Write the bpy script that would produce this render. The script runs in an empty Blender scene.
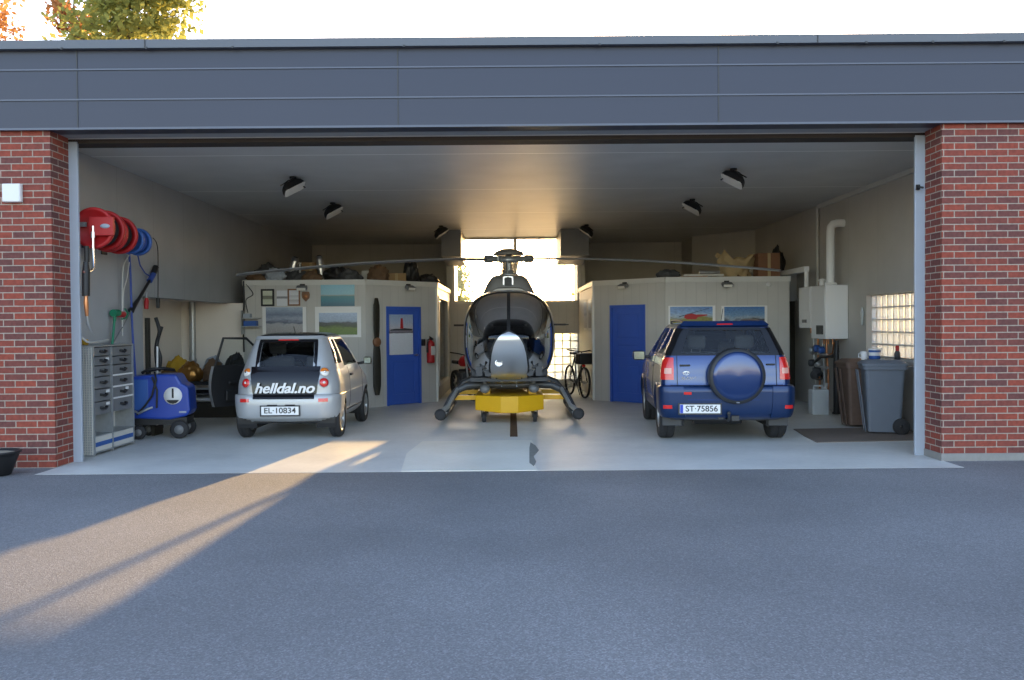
import bpy, math, random
from mathutils import Vector, Matrix
R = math.radians
PI = math.pi
random.seed(7)
SC = bpy.context.scene
COL = SC.collection

# ------------------------------------------------------------ camera
F_PX = 850.0
PITCH, ROLL, CAM_H = 0.01765, 0.0078, 1.6
fw = Vector((0, math.cos(PITCH), -math.sin(PITCH)))
r0 = Vector((1, 0, 0)); u0 = Vector((0, math.sin(PITCH), math.cos(PITCH)))
rc = math.cos(ROLL) * r0 - math.sin(ROLL) * u0
uc = math.sin(ROLL) * r0 + math.cos(ROLL) * u0
cd = bpy.data.cameras.new('camera')
cam = bpy.data.objects.new('camera', cd); COL.objects.link(cam)
mw = Matrix((rc, uc, -fw)).transposed().to_4x4(); mw.translation = (0, 0, CAM_H)
cam.matrix_world = mw
cd.sensor_fit = 'HORIZONTAL'; cd.sensor_width = 36; cd.lens = 36 * F_PX / 1024
cd.clip_end = 2000
SC.camera = cam

# ------------------------------------------------------------ sky, sun, exposure
SUN_EL, SUN_AZ = R(12.2), R(9.6)          # azimuth measured from +Y towards +X
w = bpy.data.worlds.new('sky'); SC.world = w; w.use_nodes = True
nt = w.node_tree
sky = nt.nodes.new('ShaderNodeTexSky'); sky.sky_type = 'NISHITA'; sky.sun_disc = False
sky.sun_elevation = SUN_EL; sky.sun_rotation = SUN_AZ
sky.air_density = 1.0; sky.dust_density = 1.2; sky.ozone_density = 1.0
bg = nt.nodes['Background']; bg.inputs['Strength'].default_value = 0.42
tint = nt.nodes.new('ShaderNodeMix'); tint.data_type = 'RGBA'; tint.blend_type = 'MULTIPLY'; tint.inputs[0].default_value = 1
tint.inputs[7].default_value = (1.07, 0.965, 0.985, 1)
nt.links.new(sky.outputs[0], tint.inputs[6]); nt.links.new(tint.outputs[2], bg.inputs['Color'])
sd = bpy.data.lights.new('sun', 'SUN'); sun = bpy.data.objects.new('sun', sd); COL.objects.link(sun)
sd.energy = 8.5; sd.color = (1.0, 0.62, 0.24); sd.angle = R(0.6)
sdir = Vector((math.sin(SUN_AZ) * math.cos(SUN_EL), math.cos(SUN_AZ) * math.cos(SUN_EL), math.sin(SUN_EL)))
sun.rotation_euler = sdir.to_track_quat('Z', 'Y').to_euler()
sun.location = (10, 60, 15)
SC.view_settings.view_transform = 'Standard'; SC.view_settings.look = 'None'
SC.view_settings.gamma = 1.0; SC.view_settings.use_curve_mapping = False
SC.view_settings.exposure = 0.98
SC.cycles.max_bounces = 8; SC.cycles.diffuse_bounces = 5; SC.cycles.glossy_bounces = 4
SC.cycles.transparent_max_bounces = 16; SC.cycles.use_denoising = True
SC.cycles.caustics_reflective = True; SC.cycles.sample_clamp_indirect = 12
SC.cycles.blur_glossy = 0.6

# ------------------------------------------------------------ materials
MATS = {}
def mat(name, col, rough=0.6, metal=0.0, noise=0.0, nscale=8.0, bump=0.0, bscale=60.0, coat=0.0, trans=0.0, spec=None, emit=None):
    if name in MATS: return MATS[name]
    m = bpy.data.materials.new(name); m.use_nodes = True
    t = m.node_tree; b = t.nodes['Principled BSDF']
    c = (*col, 1)
    b.inputs['Base Color'].default_value = c
    b.inputs['Roughness'].default_value = rough
    b.inputs['Metallic'].default_value = metal
    if coat: b.inputs['Coat Weight'].default_value = coat; b.inputs['Coat Roughness'].default_value = 0.05
    if trans: b.inputs['Transmission Weight'].default_value = trans
    if spec is not None: b.inputs['Specular IOR Level'].default_value = spec
    if emit: b.inputs['Emission Color'].default_value = (*emit[0], 1); b.inputs['Emission Strength'].default_value = emit[1]
    tc = t.nodes.new('ShaderNodeTexCoord')
    if noise:
        n = t.nodes.new('ShaderNodeTexNoise'); n.inputs['Scale'].default_value = nscale; n.inputs['Detail'].default_value = 6
        t.links.new(tc.outputs['Object'], n.inputs['Vector'])
        mx = t.nodes.new('ShaderNodeMix'); mx.data_type = 'RGBA'
        mx.inputs[6].default_value = tuple(max(0, x * (1 - noise)) for x in col) + (1,)
        mx.inputs[7].default_value = tuple(min(1, x * (1 + noise)) for x in col) + (1,)
        t.links.new(n.outputs['Fac'], mx.inputs[0]); t.links.new(mx.outputs[2], b.inputs['Base Color'])
    if bump:
        n2 = t.nodes.new('ShaderNodeTexNoise'); n2.inputs['Scale'].default_value = bscale; n2.inputs['Detail'].default_value = 4
        t.links.new(tc.outputs['Object'], n2.inputs['Vector'])
        bp = t.nodes.new('ShaderNodeBump'); bp.inputs['Strength'].default_value = bump; bp.inputs['Distance'].default_value = 0.01
        t.links.new(n2.outputs['Fac'], bp.inputs['Height']); t.links.new(bp.outputs[0], b.inputs['Normal'])
    MATS[name] = m
    return m

def glass(name, tint, ior=1.5, rough=0.02):
    if name in MATS: return MATS[name]
    m = bpy.data.materials.new(name); m.use_nodes = True; t = m.node_tree
    t.nodes.remove(t.nodes['Principled BSDF']); out = t.nodes['Material Output']
    tr = t.nodes.new('ShaderNodeBsdfTransparent'); tr.inputs[0].default_value = (*tint, 1)
    gl = t.nodes.new('ShaderNodeBsdfGlossy'); gl.inputs['Roughness'].default_value = rough
    fr = t.nodes.new('ShaderNodeFresnel'); fr.inputs[0].default_value = ior
    mx = t.nodes.new('ShaderNodeMixShader')
    t.links.new(fr.outputs[0], mx.inputs[0]); t.links.new(tr.outputs[0], mx.inputs[1]); t.links.new(gl.outputs[0], mx.inputs[2])
    t.links.new(mx.outputs[0], out.inputs[0])
    MATS[name] = m
    return m

class Nodes:
    def __init__(s, name):
        s.m = bpy.data.materials.new(name); s.m.use_nodes = True; s.t = s.m.node_tree
        s.b = s.t.nodes['Principled BSDF']; MATS[name] = s.m
        s.tc = s.t.nodes.new('ShaderNodeTexCoord')
    def n(s, kind, **kw):
        x = s.t.nodes.new('ShaderNode' + kind)
        for k, v in kw.items(): setattr(x, k, v)
        return x
    def l(s, a, b): s.t.links.new(a, b)
    def math(s, op, a, b=None):
        x = s.n('Math', operation=op)
        for i, v in enumerate((a, b)):
            if v is None: continue
            if isinstance(v, (int, float)): x.inputs[i].default_value = v
            else: s.l(v, x.inputs[i])
        return x.outputs[0]
    def ramp(s, fac, stops, interp='LINEAR'):
        x = s.n('ValToRGB'); cr = x.color_ramp; cr.interpolation = interp
        while len(cr.elements) > 1: cr.elements.remove(cr.elements[-1])
        cr.elements[0].position = stops[0][0]; cr.elements[0].color = (*stops[0][1], 1)
        for p, c in stops[1:]:
            e = cr.elements.new(p); e.color = (*c, 1)
        s.l(fac, x.inputs[0]); return x.outputs[0]
    def noise(s, scale, detail=5, vec=None, rough=0.5):
        x = s.n('TexNoise'); x.inputs['Scale'].default_value = scale; x.inputs['Detail'].default_value = detail
        x.inputs['Roughness'].default_value = rough
        s.l(vec if vec is not None else s.tc.outputs['Object'], x.inputs['Vector']); return x.outputs['Fac']
    def mix(s, fac, a, b, mode='MIX'):
        x = s.n('Mix', data_type='RGBA', blend_type=mode)
        for i, v in ((0, fac), (6, a), (7, b)):
            if isinstance(v, tuple): x.inputs[i].default_value = (*v, 1)
            elif isinstance(v, (int, float)): x.inputs[i].default_value = v
            else: s.l(v, x.inputs[i])
        return x.outputs[2]
    def bump(s, h, strength=0.3, dist=0.01):
        x = s.n('Bump'); x.inputs['Strength'].default_value = strength; x.inputs['Distance'].default_value = dist
        s.l(h, x.inputs['Height']); s.l(x.outputs[0], s.b.inputs['Normal'])

def picture(name, stops, amp=0.12, scale=3.0, seed=0.0, rough=0.35, axis=2):
    """a printed photograph: colour bands with uneven edges"""
    if name in MATS: return MATS[name]
    k = Nodes(name)
    sp = k.n('SeparateXYZ'); k.l(k.tc.outputs['Generated'], sp.inputs[0])
    mp = k.n('Mapping'); mp.inputs['Location'].default_value = (seed, seed * 2, 0); mp.inputs['Scale'].default_value = (1, 1, 2.2)
    k.l(k.tc.outputs['Generated'], mp.inputs[0])
    nz = k.noise(scale, 6, mp.outputs[0])
    h = k.math('ADD', sp.outputs[axis], k.math('MULTIPLY', k.math('SUBTRACT', nz, 0.5), amp))
    c = k.ramp(h, stops)
    fine = k.noise(scale * 6, 4, mp.outputs[0])
    c2 = k.mix(0.35, c, k.ramp(fine, [(0.3, (0.1, 0.1, 0.1)), (0.7, (0.9, 0.9, 0.9))]), 'OVERLAY')
    k.l(c2, k.b.inputs['Base Color']); k.b.inputs['Roughness'].default_value = rough
    return k.m

# brick
k = Nodes('brick')
sp = k.n('SeparateXYZ'); k.l(k.tc.outputs['Object'], sp.inputs[0])
cb = k.n('CombineXYZ'); k.l(k.math('ADD', sp.outputs[0], sp.outputs[1]), cb.inputs[0]); k.l(sp.outputs[2], cb.inputs[1])
br = k.n('TexBrick'); br.offset = 0.5
for nm, v in (('Scale', 1.0), ('Mortar Size', 0.0065), ('Mortar Smooth', 0.15), ('Bias', -0.15), ('Brick Width', 0.245), ('Row Height', 0.0775)):
    br.inputs[nm].default_value = v
br.inputs['Color1'].default_value = (0.25, 0.050, 0.030, 1); br.inputs['Color2'].default_value = (0.085, 0.040, 0.040, 1)
br.inputs['Mortar'].default_value = (0.33, 0.27, 0.22, 1)
k.l(cb.outputs[0], br.inputs['Vector'])
bc = k.mix(0.4, br.outputs['Color'], k.ramp(k.noise(30, 6), [(0.3, (0.3, 0.3, 0.3)), (0.7, (0.75, 0.75, 0.75))]), 'OVERLAY')
k.l(bc, k.b.inputs['Base Color']); k.b.inputs['Roughness'].default_value = 0.85
k.bump(k.math('SUBTRACT', 1.0, br.outputs['Fac']), 0.5, 0.008)
# asphalt
k = Nodes('asphalt')
v = k.n('TexVoronoi'); v.inputs['Scale'].default_value = 110; k.l(k.tc.outputs['Object'], v.inputs['Vector'])
c = k.ramp(k.noise(0.35, 5), [(0.3, (0.140, 0.140, 0.142)), (0.7, (0.225, 0.225, 0.227))])
c = k.mix(0.55, c, k.ramp(v.outputs['Color'], [(0.1, (0.28, 0.28, 0.28)), (0.6, (0.5, 0.5, 0.5)), (0.95, (0.85, 0.85, 0.87))]), 'OVERLAY')
c = k.mix(0.35, c, k.ramp(k.noise(45, 6, rough=0.8), [(0.35, (0.30, 0.30, 0.30)), (0.65, (0.70, 0.70, 0.70))]), 'OVERLAY')
k.l(c, k.b.inputs['Base Color']); k.b.inputs['Roughness'].default_value = 0.8
k.bump(v.outputs['Distance'], 0.35, 0.01)
# concrete
def concrete(name, a, b2, rough):
    k = Nodes(name)
    c = k.ramp(k.noise(0.9, 8, rough=0.6), [(0.3, a), (0.7, b2)])
    c = k.mix(0.3, c, k.ramp(k.noise(14, 6, rough=0.7), [(0.3, (0.36,) * 3), (0.7, (0.62,) * 3)]), 'OVERLAY')
    k.l(c, k.b.inputs['Base Color']); k.b.inputs['Roughness'].default_value = rough
    k.bump(k.noise(60, 4), 0.12, 0.004)
    return k.m
concrete('concrete', (0.52, 0.52, 0.49), (0.68, 0.675, 0.63), 0.5)
concrete('concrete_patch', (0.68, 0.66, 0.58), (0.80, 0.775, 0.69), 0.6)
concrete('yard', (0.11, 0.10, 0.085), (0.15, 0.135, 0.115), 0.6)
# grooved boarding: vertical grooves along the wall
def boarding(name, col, pitch=0.2, dark=0.80, axis='both', rough=0.6, gw=0.035):
    k = Nodes(name)
    sp = k.n('SeparateXYZ'); k.l(k.tc.outputs['Object'], sp.inputs[0])
    s = {'both': k.math('ADD', sp.outputs[0], sp.outputs[1]), 'x': sp.outputs[0], 'y': sp.outputs[1], 'z': sp.outputs[2]}[axis]
    fr = k.math('FRACT', k.math('DIVIDE', k.math('ADD', s, 50.0 if axis != 'y' else 50.33), pitch))
    g = k.math('GREATER_THAN', k.math('ABSOLUTE', k.math('SUBTRACT', fr, 0.5)), 0.5 - gw)
    base = k.ramp(k.noise(1.6, 6), [(0.3, tuple(x * 0.93 for x in col)), (0.7, tuple(min(1, x * 1.05) for x in col))])
    c = k.mix(g, base, tuple(x * dark for x in col))
    k.l(c, k.b.inputs['Base Color']); k.b.inputs['Roughness'].default_value = rough
    k.bump(k.math('SUBTRACT', 1.0, g), 0.4, 0.006)
    return k.m
boarding('booth_board', (0.50, 0.485, 0.45), 0.2, 0.88)
boarding('wall_panel', (0.36, 0.37, 0.38), 1.2, 0.82, gw=0.006)
boarding('wall_panel_right', (0.46, 0.44, 0.40), 1.2, 0.85, gw=0.006)
boarding('ceiling_panel', (0.56, 0.555, 0.54), 2.93, 1.6, axis='y', rough=0.42, gw=0.006)
mat('plaster_white', (0.76, 0.70, 0.63), 0.8, noise=0.06, nscale=2)
mat('stain', (0.22, 0.22, 0.20), 0.8, noise=0.2)
mat('steel_jamb', (0.36, 0.40, 0.46), 0.5, noise=0.05)
mat('fascia', (0.024, 0.030, 0.056), 0.42, noise=0.05, nscale=1.2)
mat('fascia_seam', (0.10, 0.115, 0.155), 0.4)
mat('coping', (0.105, 0.115, 0.135), 0.4, noise=0.05)
mat('soffit', (0.30, 0.31, 0.32), 0.6)
mat('dark_track', (0.035, 0.025, 0.02), 0.7)
mat('blue_door', (0.040, 0.110, 0.47), 0.4, noise=0.05)
mat('white', (0.75, 0.75, 0.74), 0.45)
mat('off_white', (0.58, 0.57, 0.53), 0.5, noise=0.04)
mat('black', (0.012, 0.012, 0.013), 0.5)
mat('black_gloss', (0.008, 0.008, 0.010), 0.10, spec=0.35)
mat('pale_red', (0.70, 0.36, 0.30), 0.2)
mat('rubber', (0.020, 0.020, 0.022), 0.75, bump=0.3, bscale=90)
mat('dark_grey', (0.05, 0.052, 0.056), 0.6, noise=0.1)
mat('mid_grey', (0.16, 0.165, 0.17), 0.5, noise=0.08)
mat('steel', (0.55, 0.55, 0.55), 0.3, 1.0, noise=0.08)
mat('galv', (0.42, 0.44, 0.45), 0.42, 0.7, noise=0.15, nscale=20)
mat('chrome', (0.8, 0.8, 0.8), 0.08, 1.0)
mat('red', (0.40, 0.012, 0.014), 0.5, noise=0.08)
mat('red_light', (0.62, 0.02, 0.018), 0.15, coat=0.6)
mat('orange_light', (0.8, 0.22, 0.03), 0.15, coat=0.5)
mat('clear_light', (0.8, 0.78, 0.74), 0.12, coat=0.6)
mat('yellow', (0.66, 0.36, 0.002), 0.45, noise=0.05)
mat('green', (0.01, 0.20, 0.10), 0.45)
mat('hose_blue', (0.03, 0.07, 0.30), 0.45)
mat('reel_blue', (0.03, 0.10, 0.34), 0.45)
mat('machine_blue', (0.012, 0.050, 0.33), 0.35, coat=0.2)
mat('wood', (0.22, 0.10, 0.045), 0.5, noise=0.25, nscale=14)
mat('dark_wood', (0.022, 0.019, 0.012), 0.6, noise=0.3, nscale=14)
mat('card', (0.30, 0.19, 0.09), 0.8, noise=0.1)
mat('card_dark', (0.20, 0.095, 0.05), 0.8, noise=0.1)
mat('paper_bag', (0.40, 0.30, 0.16), 0.85, noise=0.12)
mat('gold_foil', (0.45, 0.22, 0.06), 0.3, 0.8, bump=0.6, bscale=14)
mat('cloth_grey', (0.34, 0.38, 0.44), 0.9, noise=0.2, nscale=10)
mat('cloth_yellow', (0.50, 0.30, 0.02), 0.8, noise=0.2, nscale=12)
mat('cloth_brown', (0.13, 0.075, 0.04), 0.8, noise=0.3, nscale=12)
mat('bin_grey', (0.14, 0.165, 0.205), 0.5, noise=0.06)
mat('bin_brown', (0.135, 0.088, 0.066), 0.6, noise=0.25, nscale=20)
mat('mat_brown', (0.19, 0.15, 0.12), 0.95, noise=0.15, nscale=30, bump=0.4)
mat('rust', (0.075, 0.038, 0.02), 0.8, noise=0.3, nscale=12)
mat('copper', (0.55, 0.25, 0.12), 0.35, 0.9)
mat('plastic_clear', (0.62, 0.68, 0.72), 0.35, trans=0.25)
mat('bark', (0.11, 0.085, 0.06), 0.9, noise=0.3)
mat('heli_grey', (0.20, 0.215, 0.24), 0.28, 0.55, coat=0.5)
mat('heli_silver', (0.55, 0.57, 0.60), 0.30, 0.85, coat=0.3)
mat('heli_top', (0.23, 0.22, 0.20), 0.35, 0.3)
mat('blade', (0.20, 0.20, 0.20), 0.5)
mat('car_silver', (0.41, 0.425, 0.44), 0.34, 0.25, coat=0.3)
mat('car_blue', (0.004, 0.030, 0.135), 0.28, 0.45, coat=1.0)
mat('car_blue_dark', (0.004, 0.025, 0.095), 0.35, 0.4, coat=0.3)
mat('car_trim', (0.03, 0.032, 0.036), 0.45)
mat('roof_black', (0.02, 0.022, 0.026), 0.25, coat=0.4)
mat('seat_cloth', (0.055, 0.058, 0.065), 0.85)
mat('seat_grey', (0.10, 0.10, 0.105), 0.8)
mat('plate_white', (0.78, 0.79, 0.80), 0.35)
mat('ink', (0.01, 0.01, 0.012), 0.5)
mat('plate_blue', (0.02, 0.06, 0.45), 0.4)
mat('lens', (0.85, 0.83, 0.76), 0.3, 0.2)
mat('terracotta', (0.02, 0.02, 0.022), 0.5)
mat('soil', (0.30, 0.27, 0.20), 0.9, noise=0.3)
glass('car_glass', (0.80, 0.84, 0.83), 1.45)
mat('mirror', (0.16, 0.20, 0.22), 0.15, 1.0)
glass('car_glass_dark', (0.10, 0.12, 0.13), 1.55)
glass('heli_glass', (0.16, 0.16, 0.165), 1.5)
glass('heli_glass_dark', (0.035, 0.035, 0.037), 1.5)
mat('gear_grey', (0.06, 0.063, 0.068), 0.4, 0.2)
concrete('plinth', (0.20, 0.195, 0.185), (0.28, 0.27, 0.255), 0.8)
glass('pane', (0.93, 0.94, 0.92), 1.45)
# glass block: frosted, lets light through
m = bpy.data.materials.new('glass_block'); m.use_nodes = True; t = m.node_tree
t.nodes.remove(t.nodes['Principled BSDF'])
tl = t.nodes.new('ShaderNodeBsdfTranslucent'); tl.inputs[0].default_value = (0.88, 0.95, 0.95, 1)
gs = t.nodes.new('ShaderNodeBsdfGlossy'); gs.inputs['Roughness'].default_value = 0.15
tp = t.nodes.new('ShaderNodeBsdfTransparent'); tp.inputs[0].default_value = (0.85, 0.92, 0.92, 1)
a1 = t.nodes.new('ShaderNodeMixShader'); a1.inputs[0].default_value = 0.35
a2 = t.nodes.new('ShaderNodeMixShader'); a2.inputs[0].default_value = 0.12
t.links.new(tl.outputs[0], a1.inputs[1]); t.links.new(tp.outputs[0], a1.inputs[2])
t.links.new(a1.outputs[0], a2.inputs[1]); t.links.new(gs.outputs[0], a2.inputs[2])
t.links.new(a2.outputs[0], t.nodes['Material Output'].inputs[0]); MATS['glass_block'] = m
def leafmat(name, col):
    m = bpy.data.materials.new(name); m.use_nodes = True; t = m.node_tree
    t.nodes.remove(t.nodes['Principled BSDF'])
    d = t.nodes.new('ShaderNodeBsdfDiffuse'); d.inputs[0].default_value = (*col, 1)
    l = t.nodes.new('ShaderNodeBsdfTranslucent')
    tc = t.nodes.new('ShaderNodeTexCoord'); nz = t.nodes.new('ShaderNodeTexNoise'); nz.inputs['Scale'].default_value = 1.3
    t.links.new(tc.outputs['Object'], nz.inputs['Vector'])
    mx = t.nodes.new('ShaderNodeMix'); mx.data_type = 'RGBA'
    mx.inputs[6].default_value = tuple(x * 0.7 for x in col) + (1,); mx.inputs[7].default_value = tuple(min(1, x * 1.4) for x in col) + (1,)
    t.links.new(nz.outputs['Fac'], mx.inputs[0]); t.links.new(mx.outputs[2], l.inputs[0]); t.links.new(mx.outputs[2], d.inputs[0])
    s = t.nodes.new('ShaderNodeMixShader'); s.inputs[0].default_value = 0.55
    t.links.new(d.outputs[0], s.inputs[1]); t.links.new(l.outputs[0], s.inputs[2]); t.links.new(s.outputs[0], t.nodes['Material Output'].inputs[0])
    MATS[name] = m
leafmat('leaf_yellow', (0.29, 0.30, 0.09)); leafmat('leaf_rust', (0.40, 0.20, 0.08)); leafmat('leaf_green', (0.22, 0.26, 0.06))

# ------------------------------------------------------------ mesh building
class MB:
    def __init__(s, T=None): s.v = []; s.f = []; s.s = []; s.T = T or Matrix()
    def add(s, vs, fs, smooth=False, T=None):
        o = len(s.v); T = s.T @ T if T is not None else s.T
        s.v += [tuple(T @ Vector(p)) for p in vs]
        s.f += [tuple(i + o for i in f) for f in fs]; s.s += [smooth] * len(fs)
        return s
    def box(s, a, b, T=None):
        x0, y0, z0 = (min(p, q) for p, q in zip(a, b)); x1, y1, z1 = (max(p, q) for p, q in zip(a, b))
        vs = [(x0,y0,z0),(x1,y0,z0),(x1,y1,z0),(x0,y1,z0),(x0,y0,z1),(x1,y0,z1),(x1,y1,z1),(x0,y1,z1)]
        return s.add(vs, [(3,2,1,0),(4,5,6,7),(0,1,5,4),(1,2,6,5),(2,3,7,6),(3,0,4,7)], False, T)
    def prism(s, poly, a, b, axis='y', T=None):
        """poly in the two other axes, extruded from a to b along axis"""
        def P(u, v, w): return {'y': (u, w, v), 'x': (w, u, v), 'z': (u, v, w)}[axis]
        n = len(poly); vs = [P(u, v, a) for u, v in poly] + [P(u, v, b) for u, v in poly]
        fs = [tuple(range(n)), tuple(range(2 * n - 1, n - 1, -1))] + [(i, i + n, (i + 1) % n + n, (i + 1) % n) for i in range(n)]
        return s.add(vs, fs, False, T)
    def tube(s, pts, r, n=10, caps=True, closed=False):
        pts = [Vector(p) for p in pts]; m = len(pts); rr = r if isinstance(r, (list, tuple)) else [r] * m
        vs = []; up = None
        for i, p in enumerate(pts):
            d = (pts[(i + 1) % m] - pts[i - 1]) if closed else (pts[min(i + 1, m - 1)] - pts[max(i - 1, 0)])
            d.normalize()
            if up is None:
                up = Vector((0, 0, 1)) if abs(d.z) < 0.9 else Vector((1, 0, 0))
            a = d.cross(up).normalized(); b = a.cross(d).normalized(); up = b
            for k in range(n):
                q = 2 * PI * k / n; vs.append(p + rr[i] * (math.cos(q) * a + math.sin(q) * b))
        fs = []
        for i in range(m if closed else m - 1):
            j = (i + 1) % m
            for k in range(n): fs.append((i*n+k, i*n+(k+1)%n, j*n+(k+1)%n, j*n+k))
        s.add(vs, fs, True)
        if caps and not closed:
            s.add(vs[:n], [tuple(range(n - 1, -1, -1))]); s.add(vs[-n:], [tuple(range(n))])
        return s
    def lathe(s, prof, n=24, T=None, smooth=True, axis='z', ang=2 * PI):
        vs = []; full = abs(ang - 2 * PI) < 1e-6; cnt = n if full else n + 1
        for r, z in prof:
            for k in range(cnt):
                q = ang * k / n; x, y = r * math.cos(q), r * math.sin(q)
                vs.append({'z': (x, y, z), 'x': (z, x, y), 'y': (x, z, y)}[axis])
        fs = []
        for i in range(len(prof) - 1):
            for k in range(n):
                a = i * cnt + k; b = i * cnt + (k + 1) % cnt
                fs.append((a, b, b + cnt, a + cnt))
        return s.add(vs, fs, smooth, T)
    def cyl(s, p, q, r, n=16): return s.tube([p, q], r, n)
    def sphere(s, c, r, n=14, sc=(1, 1, 1)):
        prof = [(max(1e-4, r * math.sin(PI * i / n)), -r * math.cos(PI * i / n)) for i in range(n + 1)]
        return s.lathe(prof, n * 2, Matrix.Translation(c) @ Matrix.Diagonal((*sc, 1)))
    def grid(s, fn, nu, nv, smooth=True, keep=None, closed_u=False):
        vs = [fn(i / nu, j / nv) for j in range(nv + 1) for i in range(nu + 1)]
        fs = []
        for j in range(nv):
            for i in range(nu):
                if keep and not keep((i + .5) / nu, (j + .5) / nv): continue
                a = j * (nu + 1) + i; fs.append((a, a + 1, a + nu + 2, a + nu + 1))
        return s.add(vs, fs, smooth)
    def build(s, name, m, parent=None, bevel=0, thick=0, subsurf=0, weld=False):
        me = bpy.data.meshes.new(name); me.from_pydata(s.v, [], s.f)
        me.polygons.foreach_set('use_smooth', s.s)
        if isinstance(m, str): m = MATS[m]
        me.materials.append(m); me.update()
        o = bpy.data.objects.new(name, me); COL.objects.link(o)
        if parent: o.parent = parent
        if weld:
            x = o.modifiers.new('weld', 'WELD'); x.merge_threshold = 0.0008
        if thick:
            x = o.modifiers.new('solid', 'SOLIDIFY'); x.thickness = thick; x.offset = -1
        if bevel:
            x = o.modifiers.new('bevel', 'BEVEL'); x.width = bevel; x.segments = 2; x.limit_method = 'ANGLE'; x.angle_limit = R(40)
        if subsurf:
            x = o.modifiers.new('sub', 'SUBSURF'); x.levels = x.render_levels = subsurf
        return o
def split(mb, name, m, parents, **kw):
    """one object for every separate piece of the mesh; returns the list"""
    if not isinstance(parents, list): parents = [parents]
    key = {}; rep = []
    for v in mb.v: rep.append(key.setdefault((round(v[0], 3), round(v[1], 3), round(v[2], 3)), len(key)))
    par = list(range(len(key)))
    def find(a):
        while par[a] != a: par[a] = par[par[a]]; a = par[a]
        return a
    for f in mb.f:
        a = find(rep[f[0]])
        for i in f[1:]: par[find(rep[i])] = a
    comp = {}
    for k, f in enumerate(mb.f): comp.setdefault(find(rep[f[0]]), []).append(k)
    out = []
    for ks in comp.values():
        used = sorted({i for k in ks for i in mb.f[k]}); mp = {a: b for b, a in enumerate(used)}
        n = MB(); n.v = [mb.v[i] for i in used]; n.f = [tuple(mp[i] for i in mb.f[k]) for k in ks]; n.s = [mb.s[k] for k in ks]
        c = sum((Vector(v) for v in n.v), Vector()) / len(n.v)
        def ctr(o): return sum((v.co for v in o.data.vertices), Vector()) / max(1, len(o.data.vertices)) if o.data else Vector()
        p = min(parents, key=lambda o: (ctr(o) - c).length)
        out.append(n.build(name, m, p, **kw))
    return out
def thing(name, label, cat, loc=(0, 0, 0), rz=0, group=None):
    o = bpy.data.objects.new(name, None); COL.objects.link(o); o.empty_display_size = 0.1
    o.location = loc; o.rotation_euler = (0, 0, rz); return tag(o, label, cat, group)
def tag(o, label, cat, group=None):
    o['label'] = label; o['category'] = cat
    if group: o['group'] = group
    return o
def struct(o, label=None):
    o['kind'] = 'structure'
    if label: o['label'] = label
    return o
def dup(root, loc, rz=None, label=None, sc=None, rot=None):
    r = root.copy(); COL.objects.link(r); r.location = loc
    if rz is not None: r.rotation_euler = (0, 0, rz)
    if rot is not None: r.rotation_euler = rot
    if label: r['label'] = label
    if sc: r.scale = sc
    for ch in list(root.children):
        c = ch.copy(); COL.objects.link(c); c.parent = r
        for g in list(ch.children):
            d = g.copy(); COL.objects.link(d); d.parent = c
    return r
def text(name, body, size, m, parent, T, shear=0.0, bold=0.0, extrude=0.002, spacing=1.0, width=None):
    """lettering as a mesh, centred, standing in the x-z plane facing -y (before T)"""
    cu = bpy.data.curves.new(name, 'FONT'); cu.body = body; cu.size = size; cu.shear = shear; cu.offset = bold
    cu.extrude = extrude; cu.align_x = 'CENTER'; cu.align_y = 'CENTER'; cu.space_character = spacing
    tmp = bpy.data.objects.new(name + '_tmp', cu); COL.objects.link(tmp)
    dg = bpy.context.evaluated_depsgraph_get(); dg.update()
    me = bpy.data.meshes.new_from_object(tmp.evaluated_get(dg)); bpy.data.objects.remove(tmp)
    xs = [v.co.x for v in me.vertices]; sx = 1.0
    if width: sx = width / (max(xs) - min(xs))
    me.transform(T @ Matrix.Rotation(PI / 2, 4, 'X') @ Matrix.Diagonal((sx, 1, 1, 1)))
    me.materials.clear(); me.materials.append(MATS[m])
    o = bpy.data.objects.new(name, me); COL.objects.link(o)
    if parent: o.parent = parent
    return o
def arc(cx, cz, r, a0, a1, n):
    return [(cx + r * math.cos(a0 + (a1 - a0) * i / n), cz + r * math.sin(a0 + (a1 - a0) * i / n)) for i in range(n + 1)]
def rrect(x0, z0, x1, z1, r, n=4):
    return (arc(x1 - r, z1 - r, r, 0, PI / 2, n) + arc(x0 + r, z1 - r, r, PI / 2, PI, n)
            + arc(x0 + r, z0 + r, r, PI, 1.5 * PI, n) + arc(x1 - r, z0 + r, r, 1.5 * PI, 2 * PI, n))
def Tr(x, y, z): return Matrix.Translation((x, y, z))
def Rz(a): return Matrix.Rotation(a, 4, 'Z')
# ------------------------------------------------------------ the setting
XL, XR, HC = -5.5, 5.9, 3.85
struct(MB().box((-45, -16, -0.3), (45, 9.3, -0.002)).box((-45, 9.3, -0.3), (-5.25, 26, -0.002)).box((4.95, 9.3, -0.3), (45, 26, -0.002)).build('floor_outside', 'asphalt'), 'grey asphalt yard in front of the garage')
struct(MB().box((-6.65, 9.9, -0.3), (6.1, 23.7, 0)).box((-5.25, 9.3, -0.3), (4.95, 9.9, 0)).build('floor', 'concrete'), 'smooth grey concrete garage floor')
struct(MB().box((-60, 26, -0.3), (60, 120, -0.02)).box((-5.25, 23.7, -0.3), (4.95, 26, -0.02)).build('ground_behind', 'yard'))
pp = [(-1.23, 9.31), (0.27, 9.31), (0.22, 10.1), (0.30, 11.0), (0.26, 11.75), (-1.25, 11.7), (-1.33, 10.6)]
struct(MB().prism(pp, -0.02, 0.006, 'z').build('floor_patch', 'concrete_patch'), 'paler repaired slab at the edge of the concrete floor')
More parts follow.
